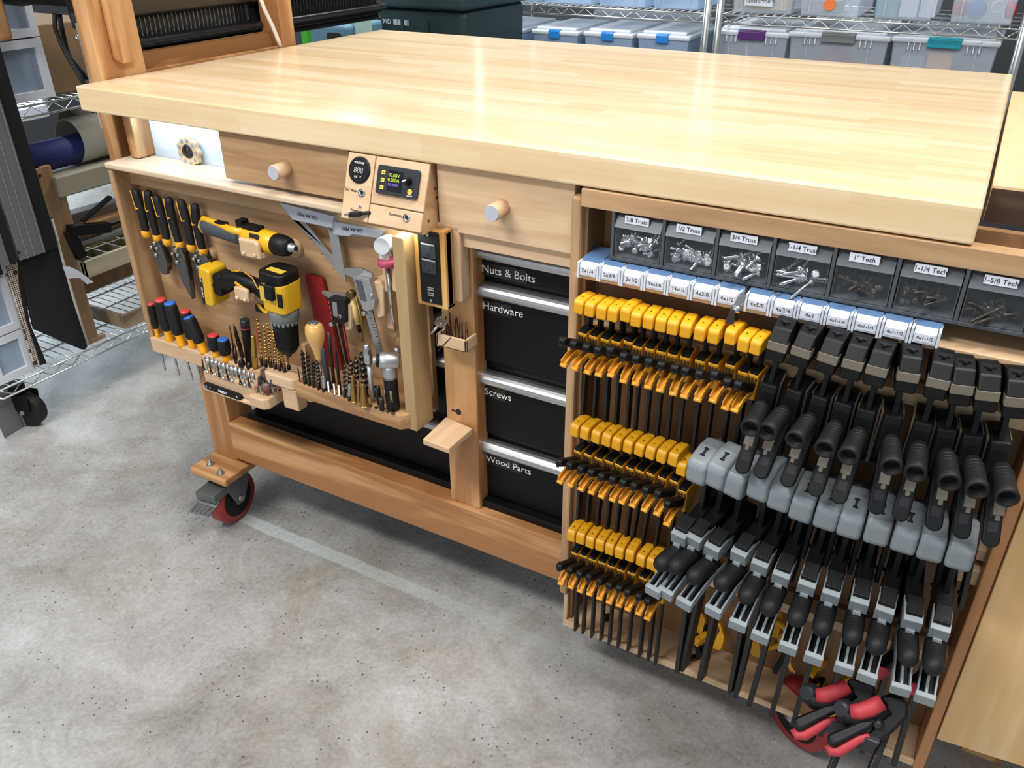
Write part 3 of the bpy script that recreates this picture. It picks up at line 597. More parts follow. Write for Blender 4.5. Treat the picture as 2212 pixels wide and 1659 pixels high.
# --- screwdrivers
SCR = [((398,1372),(336,1085),.0068,redcap,'thin red capped screwdriver at the left end of the ledge'),
 ((505,1402),(415,1046),.0128,redcap,'thick red capped screwdriver, second from left in the ledge'),
 ((606,1440),(497,1074),.0130,bluep,'thick blue capped screwdriver, third from left in the ledge'),
 ((700,1462),(628,1145),.0118,redcap,'red capped screwdriver behind a leaning blue capped one'),
 ((795,1500),(658,1196),.0124,bluep,'leaning blue capped screwdriver in the middle of the ledge'),
 ((900,1532),(867,1352),.0118,redcap,'short stubby red capped screwdriver'),
 ((987,1568),(952,1388),.0120,bluep,'short stubby blue capped screwdriver')]
for b, tt, R_, cm, lab in SCR:
    B, T = stand(Z3, b, tt, .4525); ax = (T-B); L_ = ax.length; a_ = ax.normalized()
    t = thing('screwdriver', lab, 'screwdriver', B, 'screwdrivers in the ledge')
    sh = L_ < .05
    MB().lathe([(-.004,R_*.62),(.002,R_*.72),(L_*.12,R_*.66),(L_*.22,R_*.7),(L_*.34,R_*.92)], B, a_, 16).build('yellow_collar', plain('amber_plastic', srgb(244,172,24), .35) if R_ == .0068 else bpy.data.materials['amber_plastic'], t)
    h = MB().lathe([(L_*.26,R_*.80),(L_*.33,R_*.98),(L_*.55,R_*1.0),(L_*.80,R_*.99),(L_*.93,R_*.95),(L_*.955,R_*.9)], B, a_, 16).build('grip', blackg, t)
    mb = MB()
    for k in range(6): q = a_.orthogonal().normalized(); q.rotate(__import__('mathutils').Quaternion(a_, k*pi/3)); mb.bar(B+a_*L_*.4+q*R_*.97, B+a_*L_*.88+q*R_*.95, .003, .0016, q)
    mb.build('grip_ribs', blackg, h); MB().lathe([(L_*.94,R_*.9),(L_*.965,R_*.94),(L_*.99,R_*.86),(L_*1.005,R_*.6),(L_*1.01,.001)], B, a_, 18).build('end_cap', cm, t)
    if not sh: MB().lathe([(-.085,.0008),(-.080,.0026),(-.003,.0026)], B, a_, 10).build('shaft', steel, t)
# --- things standing in the small blocks
def lrod(name, zf, b, t_, z, prof, mats, label, cat, group=None, n=14):
    B, T = stand(zf, b, t_, z); ax = T-B; L_ = ax.length
    if len(mats) == 1: o = single(MB().lathe([(L_*q, r) for q, r in prof[0]], B, ax, n), name, mats[0][1], label, cat, group); return o
    r_ = thing(name, label, cat, B, group)
    for pr, (pn, mt) in zip(prof, mats): MB().lathe([(L_*q, r) for q, r in pr], B, ax, n).build(pn, mt, r_)
    return r_
ZL = .4525
B, T = stand(Z5, (432,572), (376,245), ZL); t = thing('tweezers', 'thin dark brown tweezers standing in the ledge beside the blue stubby screwdriver', 'tweezers', B)
dkb = plain('dark_brown_metal', srgb(58,36,34), .35, .5)
MB().tube([T, lerp(B,T,.6)+XA*.001, lerp(B,T,.15)-XA*.002, B], [.0008,.0016,.0024,.002], 8).build('arm', dkb, t); MB().tube([lerp(B,T,.55)+XA*.005, lerp(B,T,.35)+XA*.007, lerp(B,T,.1)+XA*.004, B], [.0008,.0016,.0024,.002], 8).build('arm', dkb, t)
lrod('scraper', Z5, (490,520), (412,236), ZL, [[(-.05,.004),(.45,.0048),(.5,.0042)], [(.5,.0040),(.8,.0035),(1,.0006)]], [('handle', dkb), ('blade', dsteel)], 'pointed dark scraper leaning next to the tweezers', 'scraper')
lrod('magnetic_pen', Z5, (545,560), (508,200), ZL+.002, [[(-.02,.0062),(.78,.0092),(.80,.0088)], [(.80,.0094),(.815,.0096),(.83,.0094)], [(.83,.0086),(.97,.0098),(1.0,.0094),(1.01,.007)]], [('barrel', black), ('red_band', redm), ('cap', dgrey)], 'thick black pen tool with a thin red band', 'pen tool')
lrod('brass_punch', Z5, (600,628), (580,334), ZL-.004, [[(-.02,.0052),(.1,.0052),(.11,.0062),(.62,.0060),(.64,.0050),(.97,.0048),(1,.0035)]], [('punch', brass)], 'plain brass rod standing right of the black pen tool', 'punch')
for i, (b, tt) in enumerate((((485,602),(478,518)), ((552,614),(540,556)))):
    lrod('countersink_bit', Z5, b, tt, ZL-.004, [[(0,.0066),(.25,.0074),(.5,.0068),(1,.0006)]], [('head', dsteel)], ['left', 'right'][i]+' of two conical countersink bits at the ledge front', 'countersink bit', 'countersink bits', 8)
lrod('red_marker', Z5, (655,560), (612,262), .476, [[(0,.0026),(.95,.0026),(1,.001)]], [('body', plain('marker_red', srgb(176,30,36), .4))], 'thin red stick behind the gold drill bits', 'stick')
def spiral(mb, B, T, r, turns, n=4, tip=True):      # twisted flute bit
    ax = (T-B); L_ = ax.length; a_ = ax.normalized(); p = a_.orthogonal().normalized(); q = a_.cross(p); N_ = int(turns*10); vs = []; fs = []
    prof = [(1,0),(.55,.35),(-.15,.55),(-1,0),(-.55,-.35),(.15,-.55)]; m_ = len(prof)
    for i in range(N_+1):
        an = 2*pi*turns*i/N_; c = B+ax*i/N_; sc = r*(1 if i < N_-1 or not tip else .35)
        for x, y in prof: vs.append(c+(p*(x*cos(an)-y*sin(an))+q*(x*sin(an)+y*cos(an)))*sc)
    for i in range(N_):
        for j in range(m_): j2 = (j+1) % m_; fs.append((i*m_+j, i*m_+j2, (i+1)*m_+j2, (i+1)*m_+j))
    fs += [tuple(range(m_))[::-1], tuple(range(len(vs)-m_, len(vs)))]
    return mb.add(vs, fs)
def bit(name, zf, b, t_, z, r, mt, label, group, shank=.12, turns=4.5, sm=dsteel, rs=None):
    B, T = stand(zf, b, t_, z); t = thing(name, label, 'drill bit', B, group); rs = rs or r*1.1
    MB().lathe([(-.003, rs), (max((T-B).length*shank, .001), rs)], B, T-B, 6).build('shank', sm, t); spiral(MB(), lerp(B,T,shank), T, r, turns).build('flute', mt, t); return t
GB = [((655,578),(610,182),.0034),((690,592),(665,242),.0031),((733,604),(695,218),.0030),((770,618),(745,288),.0027),((810,632),(768,300),.0026),((850,645),(800,380),.0023),((722,560),(722,262),.0024),((765,575),(755,330),.0022),((812,590),(790,345),.0021),((885,612),(860,440),.0019),((842,602),(822,420),.0018)]
for i, (b, tt, r) in enumerate(GB):
    bit('gold_drill_bit', Z5, b, tt, .4765, r, gold, ['tallest gold','second gold','third gold','fourth gold','fifth gold','sixth gold','rear left gold','rear middle gold','rear right gold','far right short gold','thin rear gold'][i]+' spiral drill bit in the upper small block', 'gold drill bits', .14, 5, dsteel, .0036)
# nutdriver and driver bits
bk = [(285,250,5.2),(360,272,4.4),(425,292,4),(482,332,3),(550,348,3.6),(612,368,2.8),(682,392,5),(748,408,4.6),(816,436,3.6),(890,452,3.4),(962,490,3),(1035,508,2.8)]
for i, (x, y, r) in enumerate(bk):
    B, T = stand(Z7, (x+35, y+165), (x, y), .4446); t = thing('nutdriver_bit', nth(i, 12)+' wide steel socket bit in the back row of the bit block', 'driver bit', B, 'socket bits in the bit block'); r *= .001
    L_ = (T-B).length; MB().lathe([(-.003,.0026),(L_*.35,.0026)], B, T-B, 6).build('shank', bsteel, t); MB().lathe([(L_*.33,r*.8),(L_*.42,r),(L_,r),(L_*1.001,r*.72),(L_*.92,r*.65)], B, T-B, 14).build('socket', bsteel, t)
ft = [(232,448),(294,484),(355,500),(425,525),(490,555),(555,582),(630,606),(700,626),(840,678),(906,698),(985,722)]
for i, (x, y) in enumerate(ft):
    B, T = stand(Z7, (x, y), (x-30, y-165+(i % 3)*10), .4446); L_ = (T-B).length
    single(MB().lathe([(-.001,.0034),(.0008,.0034),(.001,.0026),(L_*.3,.0024),(L_*.4,.0014),(L_*.8,.0014),(L_,.0018)], B, T-B, 8), 'driver_bit', bsteel if i % 2 else dsteel, nth(i, 11)+' slim driver bit in the front row of the bit block', 'driver bit', 'driver bits in the bit block')
# folding ratchet handle
A, B = S(*Z7(300,700), -.0465), S(*Z7(835,890), -.0465); d = (B-A); dn = d.normalized(); un = YA.cross(dn)*-1
if un.z < 0: un = -un
t = thing('offset_ratchet_driver', 'flat black offset bit driver stuck to the front of the bit block', 'bit driver', lerp(A,B,.5)); pl_ = []
for k in range(9): a_ = radians(90+180*k/8); pl_.append((cos(a_)*.0072, sin(a_)*.0072))
for k in range(9): a_ = radians(-90+180*k/8); pl_.append((d.length+cos(a_)*.0068, sin(a_)*.0068))
bd_ = MB().prism(pl_, A+YA*.0015, dn, un, NY, .007).build('body', black, t, .001)
MB().ring(A+NY*.0055, NY, .0024, .0042, .0008).build('hex_ring', steel, t); MB().cyl(A+dn*.012+NY*.0055, A+dn*.012+NY*.0062, .002).build('rivet', steel, t); MB().cyl(B-dn*.004+NY*.0055, B-dn*.004+NY*.0062, .002).build('rivet', steel, t)
text('NEIKO', .0075, lerp(A,B,.52)+NY*.0056, dn, un, winkk, t, bold=.0003)
# rotary tool bits
zr = .4265
lrod('sanding_drum', Z7, (1238,800), (1232,465), zr, [[(0,.0012),(.6,.0012)], [(.55,.004),(.62,.0082),(1,.0082),(1.001,.006)]], [('mandrel', dsteel), ('drum', plain('brown_abrasive', srgb(82,56,50), .8, bump=.6))], 'tall dark sanding drum at the back of the rotary bits', 'rotary bit', 'rotary tool bits')
lrod('sanding_drum', Z7, (1290,860), (1252,682), zr, [[(0,.0012),(.4,.0012)], [(.3,.0084),(1,.0084),(1.01,.0075)], [(1.012,.0070),(1.02,.0065)]], [('mandrel', steel), ('drum', plain('maroon_abrasive', srgb(112,72,72), .8, bump=.6)), ('end', alu)], 'front sanding drum with a pale grey end', 'rotary bit', 'rotary tool bits')
for i, (b, tt, r, cm, nm) in enumerate((((1105,830),(1102,640),.0042,(196,140,130),'pink grinding stone at the left of the rotary bits'), ((1165,850),(1150,545),.0036,(40,42,48),'black cone tip among the rotary bits'), ((1215,862),(1195,690),.0026,(80,80,84),'small grey tip left of the front sanding drum'), ((1345,840),(1290,580),.0058,(44,46,50),'black wheel tip behind the front sanding drum'), ((1380,865),(1352,588),.0040,(70,72,78),'grey tip right of the front sanding drum'), ((1420,800),(1405,610),.0060,(36,37,41),'black dome tip at the back right of the rotary bits'), ((1450,840),(1440,690),.0024,(150,110,100),'thin brown tip at the right of the rotary bits'), ((1470,790),(1452,645),.0034,(60,60,66),'small dark tip at the far right of the rotary bits'))):
    lrod('rotary_bit', Z7, b, tt, zr, [[(0,.0012),(.65,.0012)], [(.5,r*.6),(.62,r),(.92,r),(1,r*.5)]], [('shank', steel), ('tip', plain('tip_%d' % i, srgb(*cm), .7))], nm, 'rotary bit', 'rotary tool bits', 10)
# --- large block
zl = .479
lrod('awl', Z6, (240,1235), (152,645), zl, [[(-.02,.0016),(.42,.0022)], [(.40,.0045),(.46,.0058),(.60,.0095),(.75,.0160),(.86,.0180),(.95,.0155),(.985,.010)], [(.985,.0095),(1.0,.0088),(1.003,.006)]], [('shaft', steel), ('handle', plain('varnished_handle', srgb(206,160,92), .2, coat=.8)), ('end_cap', zinc)], 'awl with a round varnished wooden handle', 'awl', n=20)
BD = [((35,1180),(12,1050),.0016,'tiny brown'),((80,1195),(50,895),.0046,'first tall black tipped'),((117,1210),(95,922),.0044,'second tall black tipped'),((158,1226),(146,985),.0040,'third black'),((203,1242),(182,985),.0044,'fourth black'),((250,1258),(238,1130),.0050,'short thick silver'),((436,1315),(430,1020),.0042,'thin black'),((478,1335),(475,1200),.0044,'short silver'),((470,1270),(492,990),.0050,'middle spiral black'),((545,1290),(530,962),.0056,'large spiral black'),((622,1315),(582,915),.0072,'largest spiral black')]
for i, (b, tt, r, nm) in enumerate(BD): bit('black_drill_bit', Z6, b, tt, zl, r, bsteel if 'silver' in nm else dsteel, nm+' drill bit in the wide front block', 'dark drill bits in the front block', .2, 3 if r > .003 else 5, dsteel if i else dkb, r*.8)
for b in ((345,1290),(388,1302),(292,1270)):
    B, T = stand(Z6, b, (b[0]-8, b[1]-95), zl); single(MB().lathe([(-.001,.0036),(.001,.0036),(.0012,.0018),((T-B).length,.0022)], B, T-B, 10), 'driver_bit', bsteel, {345:'middle',388:'right',292:'left'}[b[0]]+' of three small steel bits at the front block edge', 'driver bit', 'small bits at the front edge')
lrod('craft_knife', Z6, (298,1240), (232,880), zl, [[(-.02,.0052),(.9,.0060),(.97,.0062),(1,.0045)]], [('body', plain('slate_grip', srgb(58,62,68), .55, bump=.4))], 'slate grey stick handled knife beside the awl', 'knife', n=8)
lrod('needle_file', Z6, (345,1245), (288,735), zl, [[(-.02,.0032),(.55,.0032),(1,.0026)]], [('file', dsteel)], 'left of two thin black needle files', 'file', 'needle files', 8)
lrod('needle_file', Z6, (395,1285), (338,775), zl, [[(-.02,.0030),(.55,.0030),(1,.0012)]], [('file', dsteel)], 'right of two thin black needle files', 'file', 'needle files', 8)
def stepbit(b, tt, steps, r0, r1, lab):
    B, T = stand(Z6, b, tt, zl); L_ = (T-B).length; pr = [(-.002, r0*.7), (0, r0)]
    for k in range(steps): r = lerp(r0, r1, k/(steps-1)); pr += [(L_*(k/steps), r), (L_*((k+.8)/steps), r*.97)]
    single(MB().lathe(pr, B, T-B, 16), 'step_bit', gold, lab, 'step drill bit', 'gold step drill bits')
stepbit((518,1355),(500,1115),9,.0052,.0026,'left gold step drill bit, tallest of three'); stepbit((562,1372),(553,1170),11,.0036,.0022,'slim middle gold step drill bit'); stepbit((610,1392),(595,1190),10,.0082,.0028,'wide cone shaped gold step drill bit')
lrod('pin_vise', Z6, (688,1352), (628,840), zl, [[(-.01,.0036),(.15,.0040),(.66,.0042)], [(.66,.0040),(.68,.0086),(.74,.0088),(.76,.0078),(.78,.0088),(.84,.0086),(.90,.0078),(.97,.0064),(1,.0045)]], [('shaft', alu), ('chuck', steel)], 'chrome pin vise with a knurled chuck on a long shaft', 'pin vise', n=18)
lrod('socket', Z6, (742,1382), (718,1225), zl, [[(-.002,.0036),(.38,.0036),(.45,.0062),(1,.0062),(1.001,.0045),(.9,.004)]], [('socket', dsteel)], 'small dark socket standing right of the pin vise', 'socket')
lrod('socket', Z6, (768,1432), (757,1320), zl, [[(-.002,.0046),(1,.0048),(1.001,.003)]], [('socket', dsteel)], 'short dark socket at the front edge near the right angle drive', 'socket')
lrod('drive_pin', Z6, (822,1410), (800,1255), zl, [[(-.002,.003),(.6,.003),(.62,.0042),(.8,.0042),(1,.003)]], [('pin', bsteel)], 'thin steel pin beside the black right angle drive handle', 'pin')
for (a, b) in ((664,1395),(716,1410),(818,1445),(866,1462)):
    q = SZ(*Z6(a,b), zl); MB().cyl(q, q+ZA*.0004, .0042).build('drilled_hole', plain('hole_shadow_brown', srgb(60,40,26), .8), tb)
t = thing('right_angle_drive', 'right angle drill attachment with silver head and black grip', 'drill attachment', SZ(*Z6(870,1430), zl))
B, T = stand(Z6, (872,1425), (828,1010), zl); d = T-B; L_ = d.length
MB().lathe([(0,.010),(.003,.0118),(L_*.68,.0122),(L_*.70,.011)], B, d, 22).build('grip', black, t); MB().lathe([(L_*.69,.0132),(L_*.78,.0140),(L_*.90,.0130),(L_*.98,.011)], B, d, 22).build('gear_neck', bsteel, t)
hc = T+V((-.001,0,.004)); MB().lathe([(-.020,.011),(-.016,.0150),(.012,.0152),(.016,.013)], hc, V((-.75,-.62,.1)), 24).build('gear_head', bsteel, t); dd = V((-.75,-.62,.1)).normalized()
MB().lathe([(.016,.0118),(.020,.0115)], hc, dd, 20).build('bearing_cap', black, t); MB().lathe([(.020,.0070),(.026,.0066)], hc, dd, 12).lathe([(.0261,.0040),(.0265,.0038)], hc, dd, 12).build('hex_collar', alu, t)
text('DEWALT', .0055, lerp(B,T,.35)+V((.006,-.0108,0)), -d, V((1,.5,0)), plain('yellow_print', srgb(210,180,60), .5), t)
# --- magnetic rod with white block
t = thing('inspection_rod', 'thin telescoping rod with white knob and pink disc on the tool board', 'rod', S(840,570,.02))
a, b = S(*Z4(782,452), .0), S(*Z4(850,412), .045); MB().lathe([(0,.0135),(.001,.0142),((b-a).length,.0140)], a, b-a, 24).build('white_knob', white, t)
MB().obox(S(*Z4(800,505), .012), XA*.008, YA*.004, ZA*.012).build('neck', plain('clear_white', srgb(205,210,215), .3), t, .001)
q = S(*Z4(822,552), .012); MB().lathe([(-.006,.015),(-.005,.0168),(.004,.0168),(.005,.0155)], q, ZA+YA*.05, 28).build('pink_disc', plain('pink_plastic', srgb(176,74,100), .45), t)
q0, q1, q2 = S(*Z4(822,590), .014), S(*Z4(855,900), .014), S(*Z4(876,1000), .014); MB().tube([q0, lerp(q0,q1,.75), lerp(q0,q1,.76), q1, q2], [.0044,.0044,.0034,.0030,.0014], 10).build('rod', steel, t)
MB().tube([q2, S(*Z4(870,1040),.014), S(*Z4(862,1060),.014), S(*Z4(866,1110),.014)], .0009, 6).build('wire_clip', brass, t); q3 = S(*Z4(882,1095), .012); MB().cyl(q3, q3+V((0,0,-.020)), .0058, .0054).build('magnet_tip', bsteel, t)
# wooden clips on the board
def clip(zpts, y0, th): 
    P = [S(*Z4(*q), y0) for q in zpts]; c = sum(P, V())/len(P); MB().prism([((p-c).x, (p-c).z) for p in P], c, XA, ZA, YA, th).build('wooden_clip', maple['z'], tb, .003)
clip([(540,830),(572,815),(590,835),(590,985),(560,995),(545,975)], .022, .033); clip([(705,670),(770,680),(795,720),(800,900),(765,915),(745,895),(735,740),(710,720)], .020, .035); clip([(785,590),(812,585),(825,740),(805,750)], .020, .035); clip([(848,590),(890,600),(905,740),(880,752),(848,735)], .006, .02)
# --- speed squares
alq = plain('etched_aluminium', srgb(176,180,182), .42, .75, bump=.3, bscale=60)
def square(blade, flange, label, y0, tpos, tdir, hole=None):
    P = [S(*Z4(*q), y0) for q in blade]; c = sum(P, V())/len(P)
    t = thing('speed_square', label, 'square', c, 'aluminium speed squares')
    MB().prism([((p-c).x, (p-c).z) for p in P], c, XA, ZA, YA, .0025).build('blade', alq, t, .0003)
    F = [S(*Z4(*q), y0-.011) for q in flange]; cf = sum(F, V())/len(F)
    MB().prism([((p-cf).x, (p-cf).z) for p in F], cf, XA, ZA, YA, .020).build('flange', plain('satin_aluminium', srgb(186,194,206), .4, .5), t, .001)
    tp = S(*Z4(*tpos), y0-.0112); td = (S(*Z4(*tdir), y0-.0112)-tp).normalized(); tu = td.cross(NY)*1; tu = V((td.z, 0, -td.x)); tu = -tu if tu.z > 0 else tu
    text('GALAX PRO', .0082, tp, -td if (-td).cross(tu).y < 0 else td, tu, ink, t); return t, tu
square([(128,172),(215,280),(290,296),(430,470),(470,512),(440,335),(505,385),(557,682),(330,410)], [(125,170),(472,258),(462,335),(215,282)], 'left speed square with its triangular blade pointing down', .034, (308,256), (200,230))
tS, _ = square([(472,380),(482,292),(812,352),(842,470),(852,520),(775,520),(760,400),(560,378)], [(462,290),(802,352),(768,402),(600,372),(572,388),(472,378)], 'right speed square tucked under the power console', .040, (595,343), (500,330))
# ruler ticks
mb = MB()
for k in range(9):
    q = S(*Z4(300+k*25, 372+k*32), .0336); mb.obox(q, V((.0035,0,.0006)), V((0,.0002,0)), V((0,0,.0003)))
mb.build('tick_marks', ink, bpy.data.objects['speed_square'])
for (a, b) in ((292,306),(405,333),(728,402)): q = S(*Z4(a,b), .02); MB().lathe([(0,.0048),(.006,.005),(.007,.0042)], q+YA*.02, NY, 16).cyl(q+YA*.0205, q+YA*.036, .002).build('hanging_peg', bsteel, tb)
# --- red slab, calipers, compass
P = [S(*Z4(*q), .043) for q in ((290,640),(300,632),(392,655),(400,668),(536,1265),(420,1245))]; c = sum(P, V())/len(P)
single(MB().prism([((p-c).x, (p-c).z) for p in P], c, XA, ZA, YA, .009), 'folding_rule', redm, 'long flat dark red folding rule behind the awl', 'folding rule', bev=.0015)
def caliper(label, jawU, body, scr, rod, y0, mb_, knobs, red=False):
    c = S(*Z4(*body[0]), y0); t = thing('caliper', label, 'caliper', c, 'digital calipers')
    def pr(pts, yy, th, nm, mt, bev=.001):
        P = [S(*Z4(*q), yy) for q in pts]; cc = sum(P, V())/len(P); return MB().prism([((p-cc).x, (p-cc).z) for p in P], cc, XA, ZA, YA, th).build(nm, mt, t, bev)
    pr(jawU, y0+.004, .006, 'jaws', bsteel); b_ = pr(body, y0-.008, .016, 'slider_body', mb_, .0015)
    s_ = pr(scr, y0-.0088, .001, 'display', lcd if red else plain('dark_lcd', srgb(74,80,88), .3), 0); pr(rod, y0+.004, .0035, 'beam', bsteel if not red else blackg, .0004)
    if red:
        e = [(q[0]+(8 if i in (1,2) else 10), q[1]) for i, q in enumerate(rod)]; pr([rod[1], (rod[1][0]+9,rod[1][1]), (rod[2][0]+6,rod[2][1]), rod[2]], y0+.003, .0035, 'red_edge', redp, 0)
        for k in range(4): q = S(*Z4(446+k*6, 810+k*33), y0-.0088); MB().obox(q, XA*.0015, ZA*.003, YA*.0005).build('red_button', redp, b_)
    else:
        mb2 = MB()
        for k in range(12): q = S(*Z4(708+k*6.6, 890+k*20), y0+.0036); mb2.obox(q, V((.003,0,.0004)), V((0,.0002,0)), V((0,0,.0003)))
        mb2.build('scale_marks', ink, t)
    for (a, b) in knobs: q = S(*Z4(a,b), y0-.006); MB().lathe([(0,.0046),(.007,.0048),(.008,.004)], q+YA*.004, NY, 16).build('thumb_wheel', steel, t)
    return t
caliper('small black digital caliper with red trim', [(394,745),(402,736),(530,758),(552,772),(545,785),(505,778),(500,800),(450,800),(440,780),(408,762)], [(440,780),(465,776),(548,795),(552,940),(520,952),(460,930)], [(466,805),(495,812),(503,905),(474,895)], [(500,940),(528,948),(575,1210),(556,1200)], .022, blackg, [(519,898),(466,948)], True)
caliper('large silver digital caliper hanging below the right speed square', [(533,610),(545,592),(640,590),(722,625),(718,645),(690,650),(660,640),(610,665),(590,650),(555,635)], [(598,655),(625,640),(702,660),(740,800),(735,850),(690,870),(660,855)], [(612,662),(655,675),(686,805),(648,795)], [(672,862),(718,855),(792,1135),(752,1145)], .018, alu, [(720,768),(674,878)])
t = thing('drawing_compass', 'yellow handled drawing compass hanging between the two calipers', 'compass', S(*Z4(600,760), .03))
q = S(*Z4(592,755), .02); MB().lathe([(0,.0075),(.010,.0078),(.011,.006)], q+YA*.004, NY, 20).build('knurled_knob', plain('bronze', srgb(110,90,60), .4, .8), t)
MB().tube([S(*Z4(600,800),.03), S(*Z4(615,860),.03), S(*Z4(632,948),.03)], [.005,.0062,.005], 10).build('handle', plain('cream_wood', srgb(220,190,130), .5), t); MB().tube([S(*Z4(622,780),.034), S(*Z4(650,900),.034), S(*Z4(665,1060),.034)], [.003,.0028,.0012], 8).build('leg', brass, t); MB().tube([S(*Z4(632,948),.032), S(*Z4(645,1000),.032)], .0036, 8).build('pencil_clamp', black, t)
# --- loose bits in the small trough, wheel disc
for i in range(16):
    x = h0.x+.006+(i*.0037) ; y = .002+.025*((i*7) % 5)/5
    if x > h1.x-.006: break
    hgt = .038+.012*((i*5) % 4)/4+(.008 if i < 3 else 0)
    y = .016+.018*((i*7) % 5)/5; B = V((x, y, h1.z+.005)); T = B+V((random.uniform(-.006,.006), random.uniform(-.004,.004), hgt)); t = thing('thin_drill_bit', nth(i, 99)+' thin twist bit in the small trough', 'drill bit', B, 'loose bits in the trough')
    MB().lathe([(0,.0011),(hgt*.5,.0011)], B, T-B, 6).build('shank', dsteel, t); spiral(MB(), lerp(B,T,.5), T, .0013, 4).build('flute', dsteel, t)
t = thing('cutting_disc', 'round pale cutting disc on its mandrel resting over the bits in the trough', 'cutting disc', S(955,697,.0))
q = S(953,698,.0); MB().lathe([(0,.0108),(.0012,.0108)], q, V((.1,-.25,1)), 24).lathe([(.0012,.003),(.002,.003)], q, V((.1,-.25,1)), 12).build('disc', bsteel, t); MB().cyl(S(946,704,.0), S(931,721,-.004), .0022).build('mandrel', bsteel, t)
single(MB().cyl(S(974,729,-.014), S(945,759,-.014), .0010), 'needle', dsteel, 'single thin needle sticking out across the front of the small trough', 'needle')
# ================================================================== CLAMP CABINET
cc = thing('clamp_cabinet', 'open shallow wooden cabinet full of bar clamps under the right half of the worktop', 'cabinet', (1.33, .03, .10))
MB().box(1.030, 1.0455, 0, .085, .172, .905).build('side_panel', poplar['z'], cc, .004)
MB().box(1.0455, 1.052, .012, .085, .102, .918).build('side_liner', dwood['z'], cc)
MB().box(1.640, 1.655, -.004, .085, .098, .895).build('side_panel', wood('orange_ply', srgb(140,88,46), srgb(190,134,84), 'z', rings=.5), cc, .002)
MB().box(1.052, 1.64, .072, .085, .102, .918).build('back_panel', dwood['z'], cc)
MB().box(1.046, 1.70, -.002, .022, .893, .918).build('top_strip', rpine['x'] if 0 else poplar['x'], cc, .001)
MB().box(1.046, 1.64, -.012, .072, .7925, .7995).build('box_shelf', maple['x'], cc, .001)
MB().box(1.052, 1.64, .045, .072, .735, .7925).build('hanging_cleat', dwood['x'], cc, .001)
for i, z in enumerate((.703, .498, .293)):
    MB().box(1.052, 1.64, .028, .060, z-.010, z+.008).build('clamp_rail', maple['x'], cc, .001)
    MB().box(1.08, 1.62, .060, .072, z-.02, z+.008).build('rail_backing', dwood['x'], cc)
MB().box(1.60, 1.64, .018, .04, .452, .478).build('rail_end', maple['x'], cc, .002)
MB().box(1.041, 1.64, .0, .078, .102, .109).build('base_board', maple['x'], cc, .001); MB().box(1.041, 1.64, -.003, .002, .100, .1125).build('base_lip', maple['x'], cc, .0006)
MB().box(1.038, 1.046, .004, .03, .104, .172).build('corner_strip', maple['z'], cc, .001)
for q in ((1626,1409,.0715),): w_ = S(*q); MB().lathe([(0,.006),(.002,.006),(.004,.003)], w_, NY, 14).build('screw', bolt, cc)
w_ = SZ(1311, 1335, .1095); MB().prism([(-.012,0),(0,-.012),(.012,0),(0,.012)], w_, XA, YA, ZA, .003).cyl(w_+ZA*.003, w_+ZA*.006, .005).build('floor_catch', black, cc, .001)
# --- tilt bins
BX0, BW, NB = 1.0945, .0722, 8
bn = thing('tilt_bin_rack', 'grey rack of clear tilt out bins with white labels under the worktop', 'bin rack', (1.33, .02, .824))
f_ = MB().box(BX0-.002, BX0+BW*NB, .0, .062, .8935, .899).box(BX0-.002, BX0+BW*NB, .0, .062, .824, .829).box(BX0, BX0+BW*NB, .060, .063, .829, .8935)
f_.build('rack_frame', greyfr, bn, .0008)
for i in range(NB+1): x = BX0+BW*i; MB().box(x-.0022, x+.0022, -.001, .062, .826, .896).build('divider', greyfr, bn, .0006)
LB = ['3/8 Truss','1/2 Truss','3/4 Truss','1-1/4 Truss','1" Tech','1-1/4 Tech','1-5/8 Tech','2" Tech']
dkint = plain('bin_interior_dark', srgb(30,32,34), .7)
for i in range(NB):
    a, b = BX0+BW*i+.0036, BX0+BW*(i+1)-.0036
    d = MB().box(a, b, .002, .004, .832, .873).build('bin', clearp, bn); d['label'] = 'clear plastic bin marked '+LB[i]
    MB().box(a, a+.0012, .001, .05, .831, .875).box(b-.0012, b, .001, .05, .831, .875).box(a, b, .001, .05, .830, .8315).build('bin_wall', clearm, d)
    MB().prism([(-.004,.873),(.006,.887),(.007,.886),(-.002,.872)], (a,0,0), YA, ZA, XA, b-a).build('bin_lip', clearm, d)
    MB().box(a, b, .008, .0095, .885, .8925).build('bin_top', dgrey, d, .0004)
    lb = MB().box(a+.013, a+.013+.034, -.0005, .0015, .8795, .8900).build('label_card', labelw, d)
    text(LB[i], .0080, (a+.030, -.0007, .8848), XA, ZA, ink, lb, lift=.0001)
def screw_proto(L_, r, hr, mt, name='screw'):
    mb = MB().lathe([(0,hr*.5),(.0006,hr*.9),(.0016,hr),(.002,hr*.96),(.0045,r),(L_*.9,r),(L_,.0002)], (0,0,0), (0,0,1), 10)
    for k in range(int((L_-.006)/.0022)):
        z_ = .006+k*.0022; mb.lathe([(0,r),(.0005,r*1.45),(.001,r)], (0,0,z_), (.12,0,1), 8)
    mb.obox((0,0,-.0002), (hr*.6,0,0), (0,hr*.12,0), (0,0,.0003)).obox((0,0,-.0002), (hr*.12,0,0), (0,hr*.6,0), (0,0,.0003))
    return mb.build(name, mt, None)
random.seed(5)
blk = plain('black_phosphate', srgb(70,66,62), .35, .6)
SP = [(.015,.0021,.0054,steel,44),(.020,.0021,.0064,steel,32),(.026,.0021,.0066,steel,28),(.038,.0019,.0064,steel,15),(.026,.0018,.0040,blk,20),(.034,.0019,.0046,blk,18),(.042,.0019,.0048,blk,16),(.044,.0020,.0048,blk,6)]
